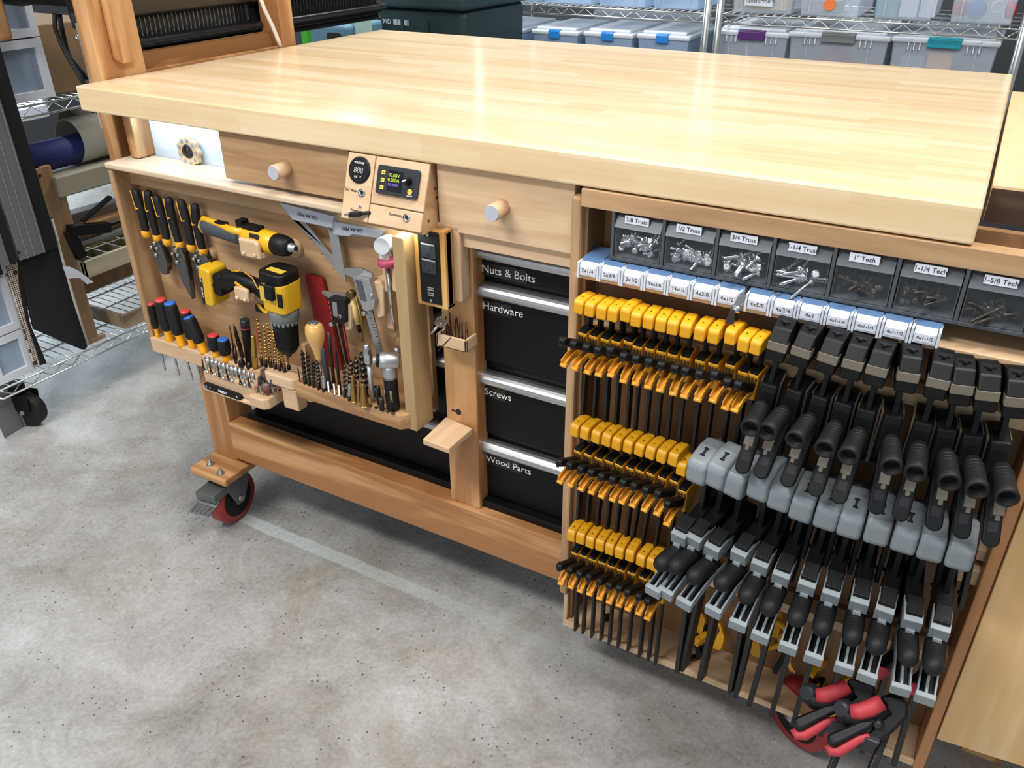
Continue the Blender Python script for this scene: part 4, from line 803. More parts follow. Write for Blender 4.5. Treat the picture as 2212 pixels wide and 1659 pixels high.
for i, (L_, r, hr, mt, n) in enumerate(SP):
    p_ = screw_proto(L_, r, hr, mt, 'truss_screw' if i < 4 else 'drywall_screw')
    lab = ('shiny truss head' if i < 4 else 'black drywall')+' screw in the '+nth(i, 9)+' tilt bin'; gp = 'screws in the bin marked '+LB[i]; tag(p_, lab, 'screw', gp)
    a, b = BX0+BW*i+.009, BX0+BW*(i+1)-.009
    top_ = .022 if i in (0,2) else .016 if i in (1,3) else .017
    for k in range(n):
        o = p_ if k == 0 else p_.copy()
        if k: C.objects.link(o)
        q = (k/n)**.8; x = random.uniform(a, b); y = random.uniform(.008, .026)
        o.location = (min(max(x, a), b), y, .836+top_*q)
        if random.random() < .35: o.rotation_euler = (radians(90+random.uniform(150,210)), random.uniform(-.5,.5), 0); o.location.y = .008+random.random()*.003
        else: 
            an = random.uniform(0, 2*pi); hx = cos(an)*L_/2; 
            o.rotation_euler = (0, radians(90+random.uniform(-28,28)), an*.25+random.choice((0, pi))); o.location.x = min(max(x, a), b); 
            if o.rotation_euler.z > 1.6 and o.rotation_euler.z < 4.8: o.location.x = max(o.location.x, a+L_*.8)
            else: o.location.x = min(o.location.x, b-L_*.8)
            o.location.y = .010+random.random()*.012
# --- flip lid boxes
def boxes(x0, x1, names, pos):
    w_ = (x1-x0)/7
    for i, nm in enumerate(names):
        a = x0+w_*i; c = a+w_/2
        t = thing('flip_lid_box', 'white fronted blue flip lid box marked '+nm+(' ('+pos[i]+')' if pos[i] else ''), 'parts box', (c, 0, .80), 'flip lid boxes on the shelf')
        MB().box(a+.0004, a+.0034, -.022, .045, .797, .8205).box(a+w_-.0034, a+w_-.0004, -.022, .045, .797, .8205).build('side_wall', white, t, .0006)
        MB().box(a+.003, a+w_-.003, -.018, .045, .8005, .812).build('tray', white, t, .0006)
        MB().prism([(-.0215,.8015),(-.0215,.815),(-.018,.8200),(-.012,.8205),(-.012,.8015)], (a+.0042,0,0), YA, ZA, XA, w_-.0084).build('front_flap', white, t, .0008)
        MB().prism([(-.013,.8125),(-.014,.8195),(.0,.8225),(.045,.8225),(.045,.8125)], (a+.001,0,0), YA, ZA, XA, w_-.002).build('lid', bluebox, t, .001)
        l_ = MB().box(a+.0065, a+w_-.0065, -.0222, -.0215, .8045, .8145).build('label_card', labelw, t)
        text(nm, .0078 if len(nm) < 6 else .0064 if len(nm) < 7 else .0058, (c, -.0223, .8095), XA, ZA, ink, l_, lift=.0001)
bx = [S(u, 600, -.022).x for u in (1240,)]
xa, xb, xc, xd = S(1240,575,-.022).x, S(1597,655,-.022).x, S(1607,655,-.022).x, S(2031,735,-.022).x
xa = max(xa, 1.0525)
boxes(xa, xb, ['2x1/4','2x3/8','2x1/2','T4x3/8','T4x1/2','4x3/8','4x1/2'], ['']*7)
boxes(xc, xd, ['4x5/8','4x3/4','4x1','4x1-1/4','4x1-1/4','4x1-1/2','4x1-1/2'], ['','','','left of two','right of two','left of two','right of two'])
# bulldog clip
q = S(1590, 668, -.024); t = thing('bulldog_clip', 'small steel spring clip pinched on the shelf edge between the box groups', 'clip', q)
MB().lathe([(-.006,.005),(.006,.005)], q, XA, 16).build('spring_coil', steel, t); MB().prism([(-.002,0),(.004,0),(.006,-.017),(-.006,-.018)], q+V((-.004,-.004,.0)), XA+YA*0, ZA+YA*.25, NY, .0012).prism([(-.002,0),(.004,0),(.007,-.018),(-.003,-.020)], q+V((-.004,.004,.0)), XA, ZA+YA*-.2, NY, .0012).build('jaw', dsteel, t); MB().bar(q+V((0,0,.004)), q+V((.006,.002,.022)), .008, .001, NY).build('grip', steel, t)
# ================================================================== CLAMP PROTOTYPES (local: x across, -y towards the room, bar at 0)
gripb = plain('grip_black', srgb(17,18,20), .6, bump=.4, bscale=300, spec=.35)
def shift(t, names, dy, dz, lim=9):
    for o in t.children:
        if o.name.split('.')[0] in names:
            for q in [o]+list(o.children):
                for v in q.data.vertices: v.co.y = min(v.co.y+dy, lim); v.co.z += dz
def mini(name, label, group):
    t = thing(name, label, 'bar clamp', (0,0,0), group, local=True)
    MB().prism([(-.036,-.013),(-.036,.004),(-.032,.0085),(-.014,.0105),(.0,.0088),(.012,.000),(.024,-.008),(.026,-.016),(.020,-.018),(.014,-.009),(.008,-.006),(-.006,-.010)], (-.0076,0,0), YA, ZA, XA, .0152).build('fixed_jaw', yellow, t, .0024, 3)
    MB().lathe([(0,.0011),(.0003,.0011)], (0,-.024,.0098), ZA, 10).build('rivet_hole', dkwood, t)
    MB().box(-.0022, .0022, -.0058, .0058, -.245, .004).build('bar', gunmetal, t, .0006)
    MB().prism([(-.022,-.048),(-.024,-.040),(-.016,-.037),(.012,-.038),(.020,-.044),(.026,-.052),(.026,-.062),(.012,-.066),(.008,-.080),(-.010,-.084),(-.022,-.078),(-.024,-.062)], (-.0076,0,0), YA, ZA, XA, .0152).build('body', yellow, t, .002)
    MB().prism([(-.024,-.0385),(-.025,-.035),(-.010,-.0325),(.002,-.035),(.002,-.039)], (-.0058,0,0), YA, ZA, XA, .0116).build('release_plate', black, t, .001)
    for s_ in (-.005, 0, .005): MB().box(s_-.0012, s_+.0012, -.0252, -.0225, -.060, -.044).build('slot', dkwood, t)
    hd = MB().prism([(-.014,-.076),(-.016,-.062),(-.045,-.048),(-.066,-.036),(-.072,-.036),(-.075,-.040),(-.073,-.047),(-.048,-.060),(-.030,-.072)], (-.0056,0,0), YA, ZA, XA, .0112).build('handle', black, t, .0025, 3)
    MB().box(-.0022, .0022, -.0756, -.0732, -.0475, -.0440).build('handle_notch', ink, hd)
    pts = [(-.014,-.074),(-.026,-.074),(-.040,-.072),(-.052,-.075),(-.062,-.080)]
    lv = MB()
    for s_ in (-1, 1): 
        for a, b in zip(pts, pts[1:]): lv.bar((s_*.0046, a[0], a[1]), (s_*.0046, b[0]-.0008, b[1]), .0016, .0085)
    for a, b in zip(pts, pts[1:]): lv.bar((0, a[0], a[1]-.0035), (0, b[0]-.0008, b[1]-.0035), .0092, .0014)
    lv.lathe([(-.0052,.0030),(.0052,.0030)], (0,-.0635,-.0835), XA, 10); lv.build('trigger', plain('amber_lever', srgb(232,164,52), .35, coat=.3), t)
    shift(t, ('body','release_plate','slot'), .004, -.010); return t
def proj(P):
    d = V(P)-CP; z_ = d.dot(fwd); return (1106+FPX*d.dot(r2)/z_, 829.5-FPX*d.dot(u2)/z_)
from mathutils import Euler
def place(head, hl, yh, tip, tl, end=None, el=None, maxyaw=22):
    """location and rotation so the head sits where seen; yaw and lean fitted to the handle tip and bar end"""
    base = S(*head, yh); best = None
    for ti in range(-10, 11):
        for yi in range(-maxyaw, maxyaw+1, 1):
            e = Euler((0, radians(ti*.7), radians(yi))); R_ = e.to_matrix(); loc = base-R_ @ V(hl)
            c_ = .02*yi*yi*.3+ti*ti*.5; a_ = proj(loc+R_ @ V(tl)); c_ += (a_[0]-tip[0])**2*(1 if end else .6)+.1*(a_[1]-tip[1])**2
            if end: b_ = proj(loc+R_ @ V(el)); c_ += (b_[0]-end[0])**2*.7
            if best is None or c_ < best[0]: best = (c_, loc, (0, radians(ti*.7), radians(yi)))
    return best[1], best[2]
Y1h = [(215,850),(290,870),(372,890),(450,905),(537,905),(612,940),(697,955),(783,975),(865,995),(955,1015),(1050,1035),(1145,1055),(1260,1060),(1350,1110),(1435,1130)]
Y1t = [(95,1065),(172,1100),(268,1110),(345,1130),(430,1175),(525,1185),(610,1205),(700,1225),(785,1240),(880,1265),(950,1290),(1045,1320),(1150,1320),(1240,1350),(1300,1385)]
Y2h = [(180,225),(248,245),(322,270),(392,290),(460,315),(535,335),(610,355),(683,375),(757,400),(835,420),(890,485)]
Y2t = [(65,435),(130,445),(205,470),(275,495),(345,530),(415,550),(475,560),(550,585),(630,630),(720,650),(795,740)]
Y3h = [(160,925),(222,945),(285,970),(350,990),(415,1015),(480,1040),(550,1060),(620,1090),(690,1115),(745,1145)]
Y3t = [(80,1120),(150,1145),(212,1175),(275,1195),(345,1220),(412,1240),(475,1275),(530,1300),(605,1325),(665,1360)]
q1, q3 = Z(1180,400,3.19), Z(1180,860,3.073)
proto = None
for rowi, (hh, tt_, zf, rn) in enumerate(((Y1h,Y1t,q1,'top'),(Y2h,Y2t,q3,'middle'),(Y3h,Y3t,q3,'bottom'))):
    for i, (h, tp) in enumerate(zip(hh, tt_)):
        loc, rot = place(zf(*h), (0,-.036,-.004), -.045, zf(*tp), (0,-.074,-.040), maxyaw=8)
        lab = nth(i, len(hh))+' small yellow bar clamp in the '+rn+' yellow row'; gp = 'yellow mini clamps, '+rn+' row'
        if proto is None: proto = mini('mini_bar_clamp', lab, gp); proto.location = loc; proto.rotation_euler = rot
        else: dup(proto, loc, lab, rot, group=gp)
# --- large black clamps with taupe bands
def big(name, label, group):
    t = thing(name, label, 'bar clamp', (0,0,0), group, local=True)
    MB().prism([(-.034,-.021),(-.034,.007),(-.024,.022),(-.004,.027),(.012,.024),(.022,.012),(.050,-.002),(.050,-.012),(.008,-.014)], (-.0115,0,0), YA, ZA, XA, .023).build('fixed_jaw', black, t, .0022, 3)
    MB().prism([(-.0346,-.006),(-.0346,.0065),(-.020,.0065),(-.020,-.006)], (-.0119,0,0), YA, ZA, XA, .0238).build('taupe_band', tan, t, .001)
    MB().prism([(.020,-.016),(.020,-.030),(.050,-.030),(.050,-.012)], (-.011,0,0), YA, ZA, XA, .022).build('jaw_pad', tan, t, .003)
    MB().obox((0,-.012,.0262), (.0022,0,0), (0,.006,-.001), (0,0,.001)).obox((0,-.012,.0264), (.006,0,0), (0,.0016,0), (0,0,.001)).build('slot', ink, t)
    MB().box(-.0032, .0032, -.0085, .0085, -.326, .006).build('bar', gunmetal, t, .0008)
    MB().cyl((-.007,0,-.305), (.007,0,-.305), .0024, n=10).build('stop_pin', gunmetal, t)
    MB().prism([(-.036,-.060),(-.034,-.050),(-.010,-.044),(.018,-.050),(.022,-.064),(.046,-.068),(.046,-.082),(.020,-.092),(.016,-.125),(-.004,-.140),(-.022,-.120),(-.034,-.100)], (-.0105,0,0), YA, ZA, XA, .021).build('body', black, t, .002)
    for s_ in (-1, 1): MB().prism([(-.020,-.052),(.010,-.050),(.016,-.070),(.014,-.125),(-.002,-.142),(-.008,-.110)], (s_*.0108,0,0), YA, ZA, XA, s_*.0022).build('side_plate', plain('taupe_plate', srgb(112,100,84), .45) if 'taupe_plate' not in bpy.data.materials else bpy.data.materials['taupe_plate'], t)
    MB().prism([(.020,-.094),(.046,-.084),(.048,-.100),(.022,-.104)], (-.0105,0,0), YA, ZA, XA, .021).build('lower_pad', tan, t, .002)
    # ribbed hooded handle
    a_, b_ = V((0,-.058,-.068)), V((0,-.114,-.072)); ax_ = (b_-a_)
    h = MB().lathe([(0,.0085),(.012,.0110),(ax_.length*.5,.0115),(ax_.length*.8,.0120),(ax_.length*.98,.0128),(ax_.length,.0118),(ax_.length+.0004,.0095),(ax_.length-.012,.0088)], a_, ax_, 18).build('handle', gripb, t)
    mb = MB()
    for k in range(6): mb.lathe([(0,.0108),(.0012,.0121),(.0024,.0108)], a_+ax_*(.2+.11*k), ax_, 18)
    mb.build('grip_rings', black, h)
    MB().obox((0,-.090,-.098), (.0058,0,0), (0,-.004,-.011), (0,.0022,-.0008)).obox((0,-.094,-.112), (.0024,0,0), (0,-.001,-.004), (0,.002,-.0006)).build('taupe_tab', tan, t, .0006)
    A_, B_ = V((0,-.050,-.086)), V((0,-.088,-.150)); ax_ = (B_-A_).normalized(); nn = V((0, ax_.z, -ax_.y))*-1
    if nn.y > 0: nn = -nn
    MB().prism(cat_rounded((B_-A_).length+.016, .019, .009), (A_+B_)/2+nn*-.006, ax_, XA, nn, .011).build('trigger', black, t, .002)
    for k in (.55, .78): MB().obox(A_+(B_-A_)*k+nn*.0052, ax_*.0062, XA*.0052, nn*.0005).build('trigger_window', ink, t)
    shift(t, ('body','side_plate','lower_pad','handle','taupe_tab','trigger','trigger_window'), .022, -.016, .066); return t
qb, q4 = Z(1640,440,2.963), Z(1560,940,3.393)
BH = [(115,915),(265,950),(437,990),(597,1030),(750,1070),(955,1110),(1145,1150),(1300,1190),(1465,1230),(1650,1270)]
BT = [(150,150),(290,200),(490,270),(685,330),(865,365),(1140,455),(1310,505),(1550,550),(1770,620),(1985,700)]
BE = [(67,730),(240,775),(425,820),(590,890),(765,950),(938,1055),(1128,1078),(1332,1152),(1542,1225),(1745,1308)]
pb = None
for i, (h, tp, en) in enumerate(zip(BH, BT, BE)):
    loc, rot = place(qb(*h), (0,-.034,.001), -.062, q4(*tp), (0,-.066,-.166), q4(*en), (0,0,-.326), maxyaw=9)
    lab = nth(i, 10)+' of the large black bar clamps with taupe bands'
    if pb is None: pb = big('large_bar_clamp', lab, 'black and taupe bar clamps'); pb.location = loc; pb.rotation_euler = rot
    else: dup(pb, loc, lab, rot)
# --- grey clamps
def gclamp(name, label, group):
    t = thing(name, label, 'bar clamp', (0,0,0), group, local=True)
    MB().prism([(-.044,-.022),(-.046,-.014),(-.046,.010),(-.040,.017),(-.012,.026),(.010,.026),(.026,.012),(.055,.004),(.055,-.012),(.006,-.018),(-.010,-.024)], (-.0148,0,0), YA, ZA, XA, .0296).build('fixed_jaw', grey, t, .0055, 3)
    MB().obox((0,-.024,.0226), (.0016,0,0), (0,.0065,.002), (0,0,.0008)).obox((0,-.018,.0245), (.0032,0,0), (0,.0014,0), (0,0,.0008)).obox((0,-.030,.0206), (.0032,0,0), (0,.0014,0), (0,0,.0008)).build('slot', ink, t)
    MB().prism([(-.010,-.024),(.055,-.014),(.055,-.036),(.030,-.036)], (-.013,0,0), YA, ZA, XA, .026).build('jaw_pad', blackg, t, .003)
    MB().box(-.0038, .0038, -.0105, .0105, -.43, .006).build('bar', gunmetal, t, .001)
    MB().prism([(-.086,-.082),(-.078,-.063),(-.030,-.054),(-.010,-.048),(.008,-.050),(.016,-.080),(.045,-.092),(.045,-.108),(.022,-.112),(.015,-.140),(-.010,-.150),(-.045,-.122),(-.068,-.092)], (-.0105,0,0), YA, ZA, XA, .021).build('body', black, t, .0025)
    MB().obox((0,-.084,-.0560), (.0094,0,0), (0,.0115,.0033), (0,-.0006,.0028)).obox((0,-.0965,-.0605), (.0098,0,0), (0,.0018,.0004), (0,-.001,.0045)).build('release_lever', black, t, .001)
    MB().prism([(-.101,-.0850),(-.105,-.0660),(-.095,-.0615),(-.060,-.064),(-.060,-.085)], (-.0114,0,0), YA, ZA, XA, .0228).obox((0,-.1045,-.088), (.0052,0,0), (0,-.001,-.0075), (0,.003,-.0006)).build('grey_collar', grey, t, .0008)
    a_, b_ = V((0,-.086,-.099)), V((0,-.150,-.090)); ax_ = b_-a_; L_ = ax_.length
    h = MB().lathe([(0,.0090),(L_*.12,.0118),(L_*.5,.0122),(L_*.78,.0124),(L_*.9,.0122),(L_*1.0,.0096),(L_*1.05,.005),(L_*1.06,.001)], a_, ax_, 18).build('handle', gripb, t)
    mb = MB()
    for k in range(7): mb.lathe([(0,.0116),(.0010,.0129),(.0020,.0116)], a_+ax_*(.14+.095*k), ax_, 18)
    mb.build('grip_rings', black, h)
    A_, B_ = V((0,-.066,-.118)), V((0,-.158,-.132)); mid = V((0,-.112,-.118))
    lv = MB()
    for s_ in (-.0096, .0, .0096):
        lv.bar(A_+XA*s_, mid+XA*s_, .0022 if s_ else .0032, .014).bar(mid+XA*s_, B_+XA*s_, .0022 if s_ else .0032, .014)
    lv.build('trigger', grey, t, .0005); MB().bar(A_-ZA*.004, mid-ZA*.004, .019, .003).bar(mid-ZA*.004, B_-ZA*.004, .019, .003).build('trigger_web', black, t)
    MB().obox(B_, (.0118,0,0), (0,-.0035,-.001), (0,.001,-.0078)).build('trigger_end', grey, t, .0012)
    shift(t, ('body','release_lever','grey_collar','handle','trigger','trigger_web','trigger_end'), .033, -.030, .060); return t
GH = [q3(985,500),q3(1110,530)]+[q4(*q) for q in ((70,380),(250,400),(410,480),(575,560),(760,620),(935,680),(1135,730),(1335,790),(1535,850),(1740,910))]
GT = [(1423.5,1212),(1448,1272),(1483,1290),(1551,1300),(1610,1260),(1661.5,1286),(1720,1296),(1776,1315),(1843,1332),(1892,1362),(1965,1376),(2016,1448)]
GE = [(1466,1463),None,(1522,1518),None,(1588,1528),(1623,1515),(1668,1529),(1717,1546),None,None,None,(1936,1654)]
pg = None
for i in range(12):
    loc, rot = place(GH[i], (0,-.046,-.002), -.085, GT[i], (0,-.117,-.119), GE[i], (0,0,-.43) if GE[i] else None, maxyaw=12)
    lab = nth(i, 12)+' of the grey headed large bar clamps'
    if pg is None: pg = gclamp('grey_bar_clamp', lab, 'grey headed bar clamps'); pg.location = loc; pg.rotation_euler = rot
    else: dup(pg, loc, lab, rot)
# --- red and black spreader clamps
def redclamp(px, dx, lab):
    nP = V((-.10,-.72,.68)).normalized(); P0 = SZ(*Z(1640,1240,3.867)(860+dx[0], 950+dx[1]), .33); P0.y = P0.y
    P0 = S(*Z(1640,1240,3.867)(860+dx[0], 950+dx[1]), -.13-.02*px); cen_ = []
    def P(a, b, y):
        d = ray(*Z(1640,1240,3.867)(a+dx[0], b+dx[1])); q0_ = P0-nP*(y+.15); return CP+d*((q0_-CP).dot(nP)/d.dot(nP))
    bx_ = XA-nP*XA.dot(nP); bx_.normalize(); by_ = nP.cross(bx_)
    t = thing('ratchet_clamp', lab, 'bar clamp', P(860,950,-.13), 'black clamps with red grips')
    y0 = -.15
    def pr(pts, yy, th, nm, mt, bev=.002, par=None):
        Q = [P(a, b, yy) for a, b in pts]; cc_ = sum(Q, V())/len(Q); return MB().prism([((q-cc_).dot(bx_), (q-cc_).dot(by_)) for q in Q], cc_, bx_, by_, -nP, th).build(nm, mt, par or t, bev, 3)
    pr([(720,905),(760,870),(905,905),(965,955),(960,1060),(820,1200),(745,1250),(640,1300),(590,1240),(680,1130),(690,1080),(760,1000),(775,965)], y0, .030, 'body', black, .004)
    Tp = [P(760,960,y0+.008), P(680,1020,y0+.006), P(600,1050,y0+.004), P(520,1070,y0+.002), P(455,1050,y0), P(415,1000,y0)]
    MB().tube(Tp, [.016,.015,.014,.013,.012,.0115], 14).build('upper_grip', black, t)
    MB().tube([P(745,935,y0-.004), P(640,990,y0-.006), P(550,1015,y0-.008), P(480,1015,y0-.008)], [.010,.011,.0105,.009], 12).build('red_insert', redp, t)
    MB().lathe([(-.006,.009),(0,.0115),(.010,.0112),(.016,.008)], P(408,990,y0-.006), V((.4,.7,-.3)), 16).build('grip_end', dgrey, t)
    pr([(275,1215),(310,1195),(560,1090),(700,1075),(660,1150),(500,1230),(360,1310),(310,1320),(275,1270)], y0-.012, .028, 'lower_grip', black, .006)
    pr([(320,1220),(610,1110),(640,1130),(370,1265),(330,1270)], y0-.0125, .002, 'grip_hollow', ink, .0004)
    MB().tube([P(290,1290,y0), P(320,1345,y0), P(380,1345,y0), P(470,1290,y0), P(560,1235,y0), P(640,1220,y0)], [.006,.0068,.0072,.0068,.006,.004], 12).build('red_insert', redp, t)
    A_ = P(900,880,y0+.035); B_ = P(590,1650,y0+.02) ; C_ = P(1160,660,y0+.06)
    MB().bar(A_, B_, .008, .017, NY).build('bar', gunmetal, t, .001); MB().bar(P(840,890,y0+.02), P(900,740,y0+.03), .012, .014, NY).bar(P(920,860,y0+.03), C_, .010, .018, NY).build('jaw_arm', black, t, .002)
    pr([(930,800),(965,760),(1085,790),(1095,830),(1000,890),(920,850)], y0+.025, .022, 'red_pad', redp, .003)
    MB().cyl(P(720,1095,y0-.004), P(700,1130,y0-.014), .004).build('pivot', dgrey, t)
    MB().obox(P(630,1275,y0+.006), V((.009,0,0)), V((0,.006,0)), V((.003,0,.012))).build('release_button', dgrey, t, .002)
redclamp(0, (0,0), 'upper left of two black clamps with red grips by the red wheel')
redclamp(1, (285,135), 'lower right of two black clamps with red grips by the red wheel')
# --- yellow corner clamps lying behind on the base
for (u, v, y, rx, ry, rz, lab) in ((1560,1372,.045,80,30,70,'yellow mini clamp lying behind the grey clamps, left'), (1632,1385,.045,100,-20,-80,'yellow mini clamp lying behind the grey clamps, middle'), (1765,1440,.05,10,5,160,'yellow mini clamp hanging low behind the grey clamps, right'), (1830,1470,.05,20,35,120,'yellow mini clamp tucked behind the upper red grip clamp'), (1680,1345,.05,70,10,20,'yellow mini clamp beside the loose yellow straps'), (1527,1372,.04,8,4,-30,'yellow mini clamp with its foot showing under the leftmost grey clamps')):
    o = dup(proto, S(u, v, y), lab, (radians(rx), radians(ry), radians(rz)), group='loose yellow mini clamps'); 
    o.scale = (.72,.72,.72)
    for ch in list(o.children):
        if ch.name.startswith('bar'): bpy.data.objects.remove(ch)
t = tag(MB().tube([S(1655,1330,.05), S(1690,1350,.04), S(1705,1372,.035), S(1690,1392,.03), S(1660,1400,.03)], .005, 8).build('yellow_strap', yellow), 'curled yellow plastic strap behind the grey clamps', 'strap')
# ================================================================== RIGHT SIDE
door = V((cos(radians(5.3)), sin(radians(5.3)), 0)); dnn = V((-door.y, door.x, 0))
o0 = V((1.657, -.006, 0)); p = MB().prism([(0,.178),(0,.893),(.62,.893),(.62,.178)], o0+NY*0, door, ZA, dnn, .018)
pd = p.build('cabinet_door', palep, None, .001); tag(pd, 'pale pine sheet door with knots standing open right of the clamps', 'door')
# ================================================================== RACKS BEHIND AND TO THE LEFT
def wire_shelf(O, U, Lu, W, Lw, z, par, lip=.026):
    O, U, W = V(O), V(U), V(W); P = lambda a, b, dz=0: O+U*a+W*b+ZA*(z+dz)
    mb = MB()
    for dz in (0, lip):
        mb.tube([P(0,0,dz), P(Lu,0,dz)], .003, 8).tube([P(0,Lw,dz), P(Lu,Lw,dz)], .003, 6).tube([P(0,0,dz), P(0,Lw,dz)], .003, 6).tube([P(Lu,0,dz), P(Lu,Lw,dz)], .003, 6)
    n = int(Lu/.030); zz = []
    for k in range(n+1): zz.append(P(Lu*k/n, 0, .002 if k % 2 else lip-.002))
    mb.tube(zz, .0018, 6)
    sh = mb.build('shelf_rim', chrome, par)
    mb = MB(); n = int(Lu/.026)
    for k in range(1, n): mb.tube([P(Lu*k/n, 0, lip+.003), P(Lu*k/n, Lw, lip+.003)], .0015, 4)
    for b in (.25, .5, .75): mb.tube([P(0, Lw*b, lip-.001), P(Lu, Lw*b, lip-.001)], .003, 6)
    mb.build('shelf_wires', chrome, sh); return sh
def posts(O, U, Lu, W, Lw, z0, z1, par):
    O, U, W = V(O), V(U), V(W)
    for a in (-.012, Lu+.012):
        for b in (-.0, Lw):
            q = O+U*a+W*b; mb = MB().cyl(q+ZA*z0, q+ZA*z1, .0125, n=18)
            k = z0+.04
            while k < z1: mb.lathe([(0,.0125),(.0006,.0119),(.0016,.0119),(.0022,.0125)], q+ZA*k, ZA, 18); k += .0254
            mb.build('post', zinc if b else chrome, par)
def bin_(x0, x1, y0, dp, z0, z1, mat, lid, latch, label, latchw=.30, loc=None, ribs=True, group='translucent storage bins on the wire racks', txt=None, tall=.3, wide=None):
    t = thing('storage_bin', label, 'storage bin', ((x0+x1)/2, y0+dp/2, z0), group); cx = (x0+x1)/2; w_ = (x1-x0); tp = .9
    hz = z1-z0; mb = MB(); zl_ = z1-.022 if lid else z1
    def ringq(z, f, ins=0): return [(cx-w_/2*f+ins, y0+dp*(1-f)/2+ins, z), (cx+w_/2*f-ins, y0+dp*(1-f)/2+ins, z), (cx+w_/2*f-ins, y0+dp*(1+f)/2-ins, z), (cx-w_/2*f+ins, y0+dp*(1+f)/2-ins, z)]
    a = ringq(z0, tp); b = ringq(zl_, .985); c = ringq(zl_, .985, .003); d = ringq(z0+.003, tp, .003)
    mb.add(a+b+c+d, [(3,2,1,0)]+[(i, (i+1) % 4, 4+(i+1) % 4, 4+i) for i in range(4)]+[(4+i, 4+(i+1) % 4, 8+(i+1) % 4, 8+i) for i in range(4)]+[(8+i, 8+(i+1) % 4, 12+(i+1) % 4, 12+i) for i in range(4)]+[(12,13,14,15)])
    mb.build('bin_body', mat, t, .004)
    if ribs:
        for s_ in (-.33, .33): MB().obox((cx+w_*s_*.94, y0+dp*.012, (z0+zl_)/2), (.0018,0,0), (0,.003,0), (0,0,hz*.42)).build('rib', mat, t)
    if lid:
        l = MB().box(x0-.004, x1+.004, y0-.004, y0+dp+.004, z1-.026, z1-.010).build('lid_rim', lid, t, .006, 3)
        MB().box(x0+.012, x1-.012, y0+.012, y0+dp-.012, z1-.012, z1).build('lid_top', lid, t, .006, 3)
        if latch:
            o = MB().box(cx-w_*latchw/2, cx+w_*latchw/2, y0-.010, y0-.002, z1-.036, z1-.010).box(cx-w_*latchw/2, cx+w_*latchw/2, y0-.008, y0+.012, z1-.012, z1-.006).build('latch', latch, t, .003, 3)
    if txt:
        q = MB().box(cx-.055, cx+.035, y0-.001, y0+.003, z0+.022, z0+.055).build('label_card', labelw, t); text(txt, .019, (cx-.01, y0-.0012, z0+.038), XA, ZA, ink, q, lift=.0004)
    return t
whitelid = clear('cloudy_white_lid', srgb(222,230,238), .86, .35); latchb = plain('latch_blue', srgb(34,132,214), .4); latchp = plain('latch_purple', srgb(84,34,110), .45); latchg = plain('latch_grey', srgb(110,116,116), .5); latcht = plain('latch_teal', srgb(22,142,160), .4)
rkl = thing('wire_rack', 'chrome wire rack with small blue latched boxes behind the worktop, on the left', 'wire rack', (.15, 2.1, 0), 'chrome wire racks')
rkr = thing('wire_rack', 'chrome wire rack with large latched bins behind the worktop, on the right', 'wire rack', (1.08, 2.1, 0), 'chrome wire racks')
wire_shelf((-.268,1.9,0), XA, .862, YA, .45, .919, rkl); wire_shelf((-.268,1.9,0), XA, .862, YA, .45, .665, rkl)
wire_shelf((.660,1.9,0), XA, .856, YA, .45, .919, rkr); wire_shelf((.660,1.9,0), XA, .856, YA, .45, .60, rkr); wire_shelf((-.268,1.9,0), XA, .862, YA, .45, .12, rkl); wire_shelf((.660,1.9,0), XA, .856, YA, .45, .12, rkr)
posts((-.268,1.9,0), XA, .862, YA, .45, 0, 1.5, rkl); posts((.660,1.9,0), XA, .856, YA, .45, 0, 1.5, rkr)
xs = [S(u, 75, 1.93).x for u in (1035, 1150, 1262, 1378)]
for i, x in enumerate(xs): bin_(x, x+.185, 1.93, .33, .70, .866+.004*i, frostb, whitelid, latchb, nth(i,4)+' clear lidded box with a blue latch, left rack', .24)
sb_ = single(MB().box(.02, .50, 2.285, 2.33, .70, .90), 'frosted_tub', frost, 'pale frosted tub leaning behind the blue latched boxes', 'tub', bev=.01)
for i, (a, b) in enumerate(((1048,1158),(1166,1278),(1286,1394),(1404,1510))):
    x0, x1 = S(a, 8, 1.93).x, S(b, 20, 1.93).x; bin_(x0, x1, 1.93, .30, .9505, 1.09, frostb, None, None, nth(i,4)+' frosted blue bin on the upper shelf of the left rack')
TB = ((1572,1708,'frosted bin with a white paper label reading transformers','Transformers',(214,190,150)),(1718,1852,'frosted bin holding small hardware and an orange disc',None,(150,150,156)),(1880,2012,'frosted bin holding a teal box and white cartons',None,(70,150,170)),(2045,2188,'frosted bin holding red and blue toys on the upper right',None,(60,64,76)))
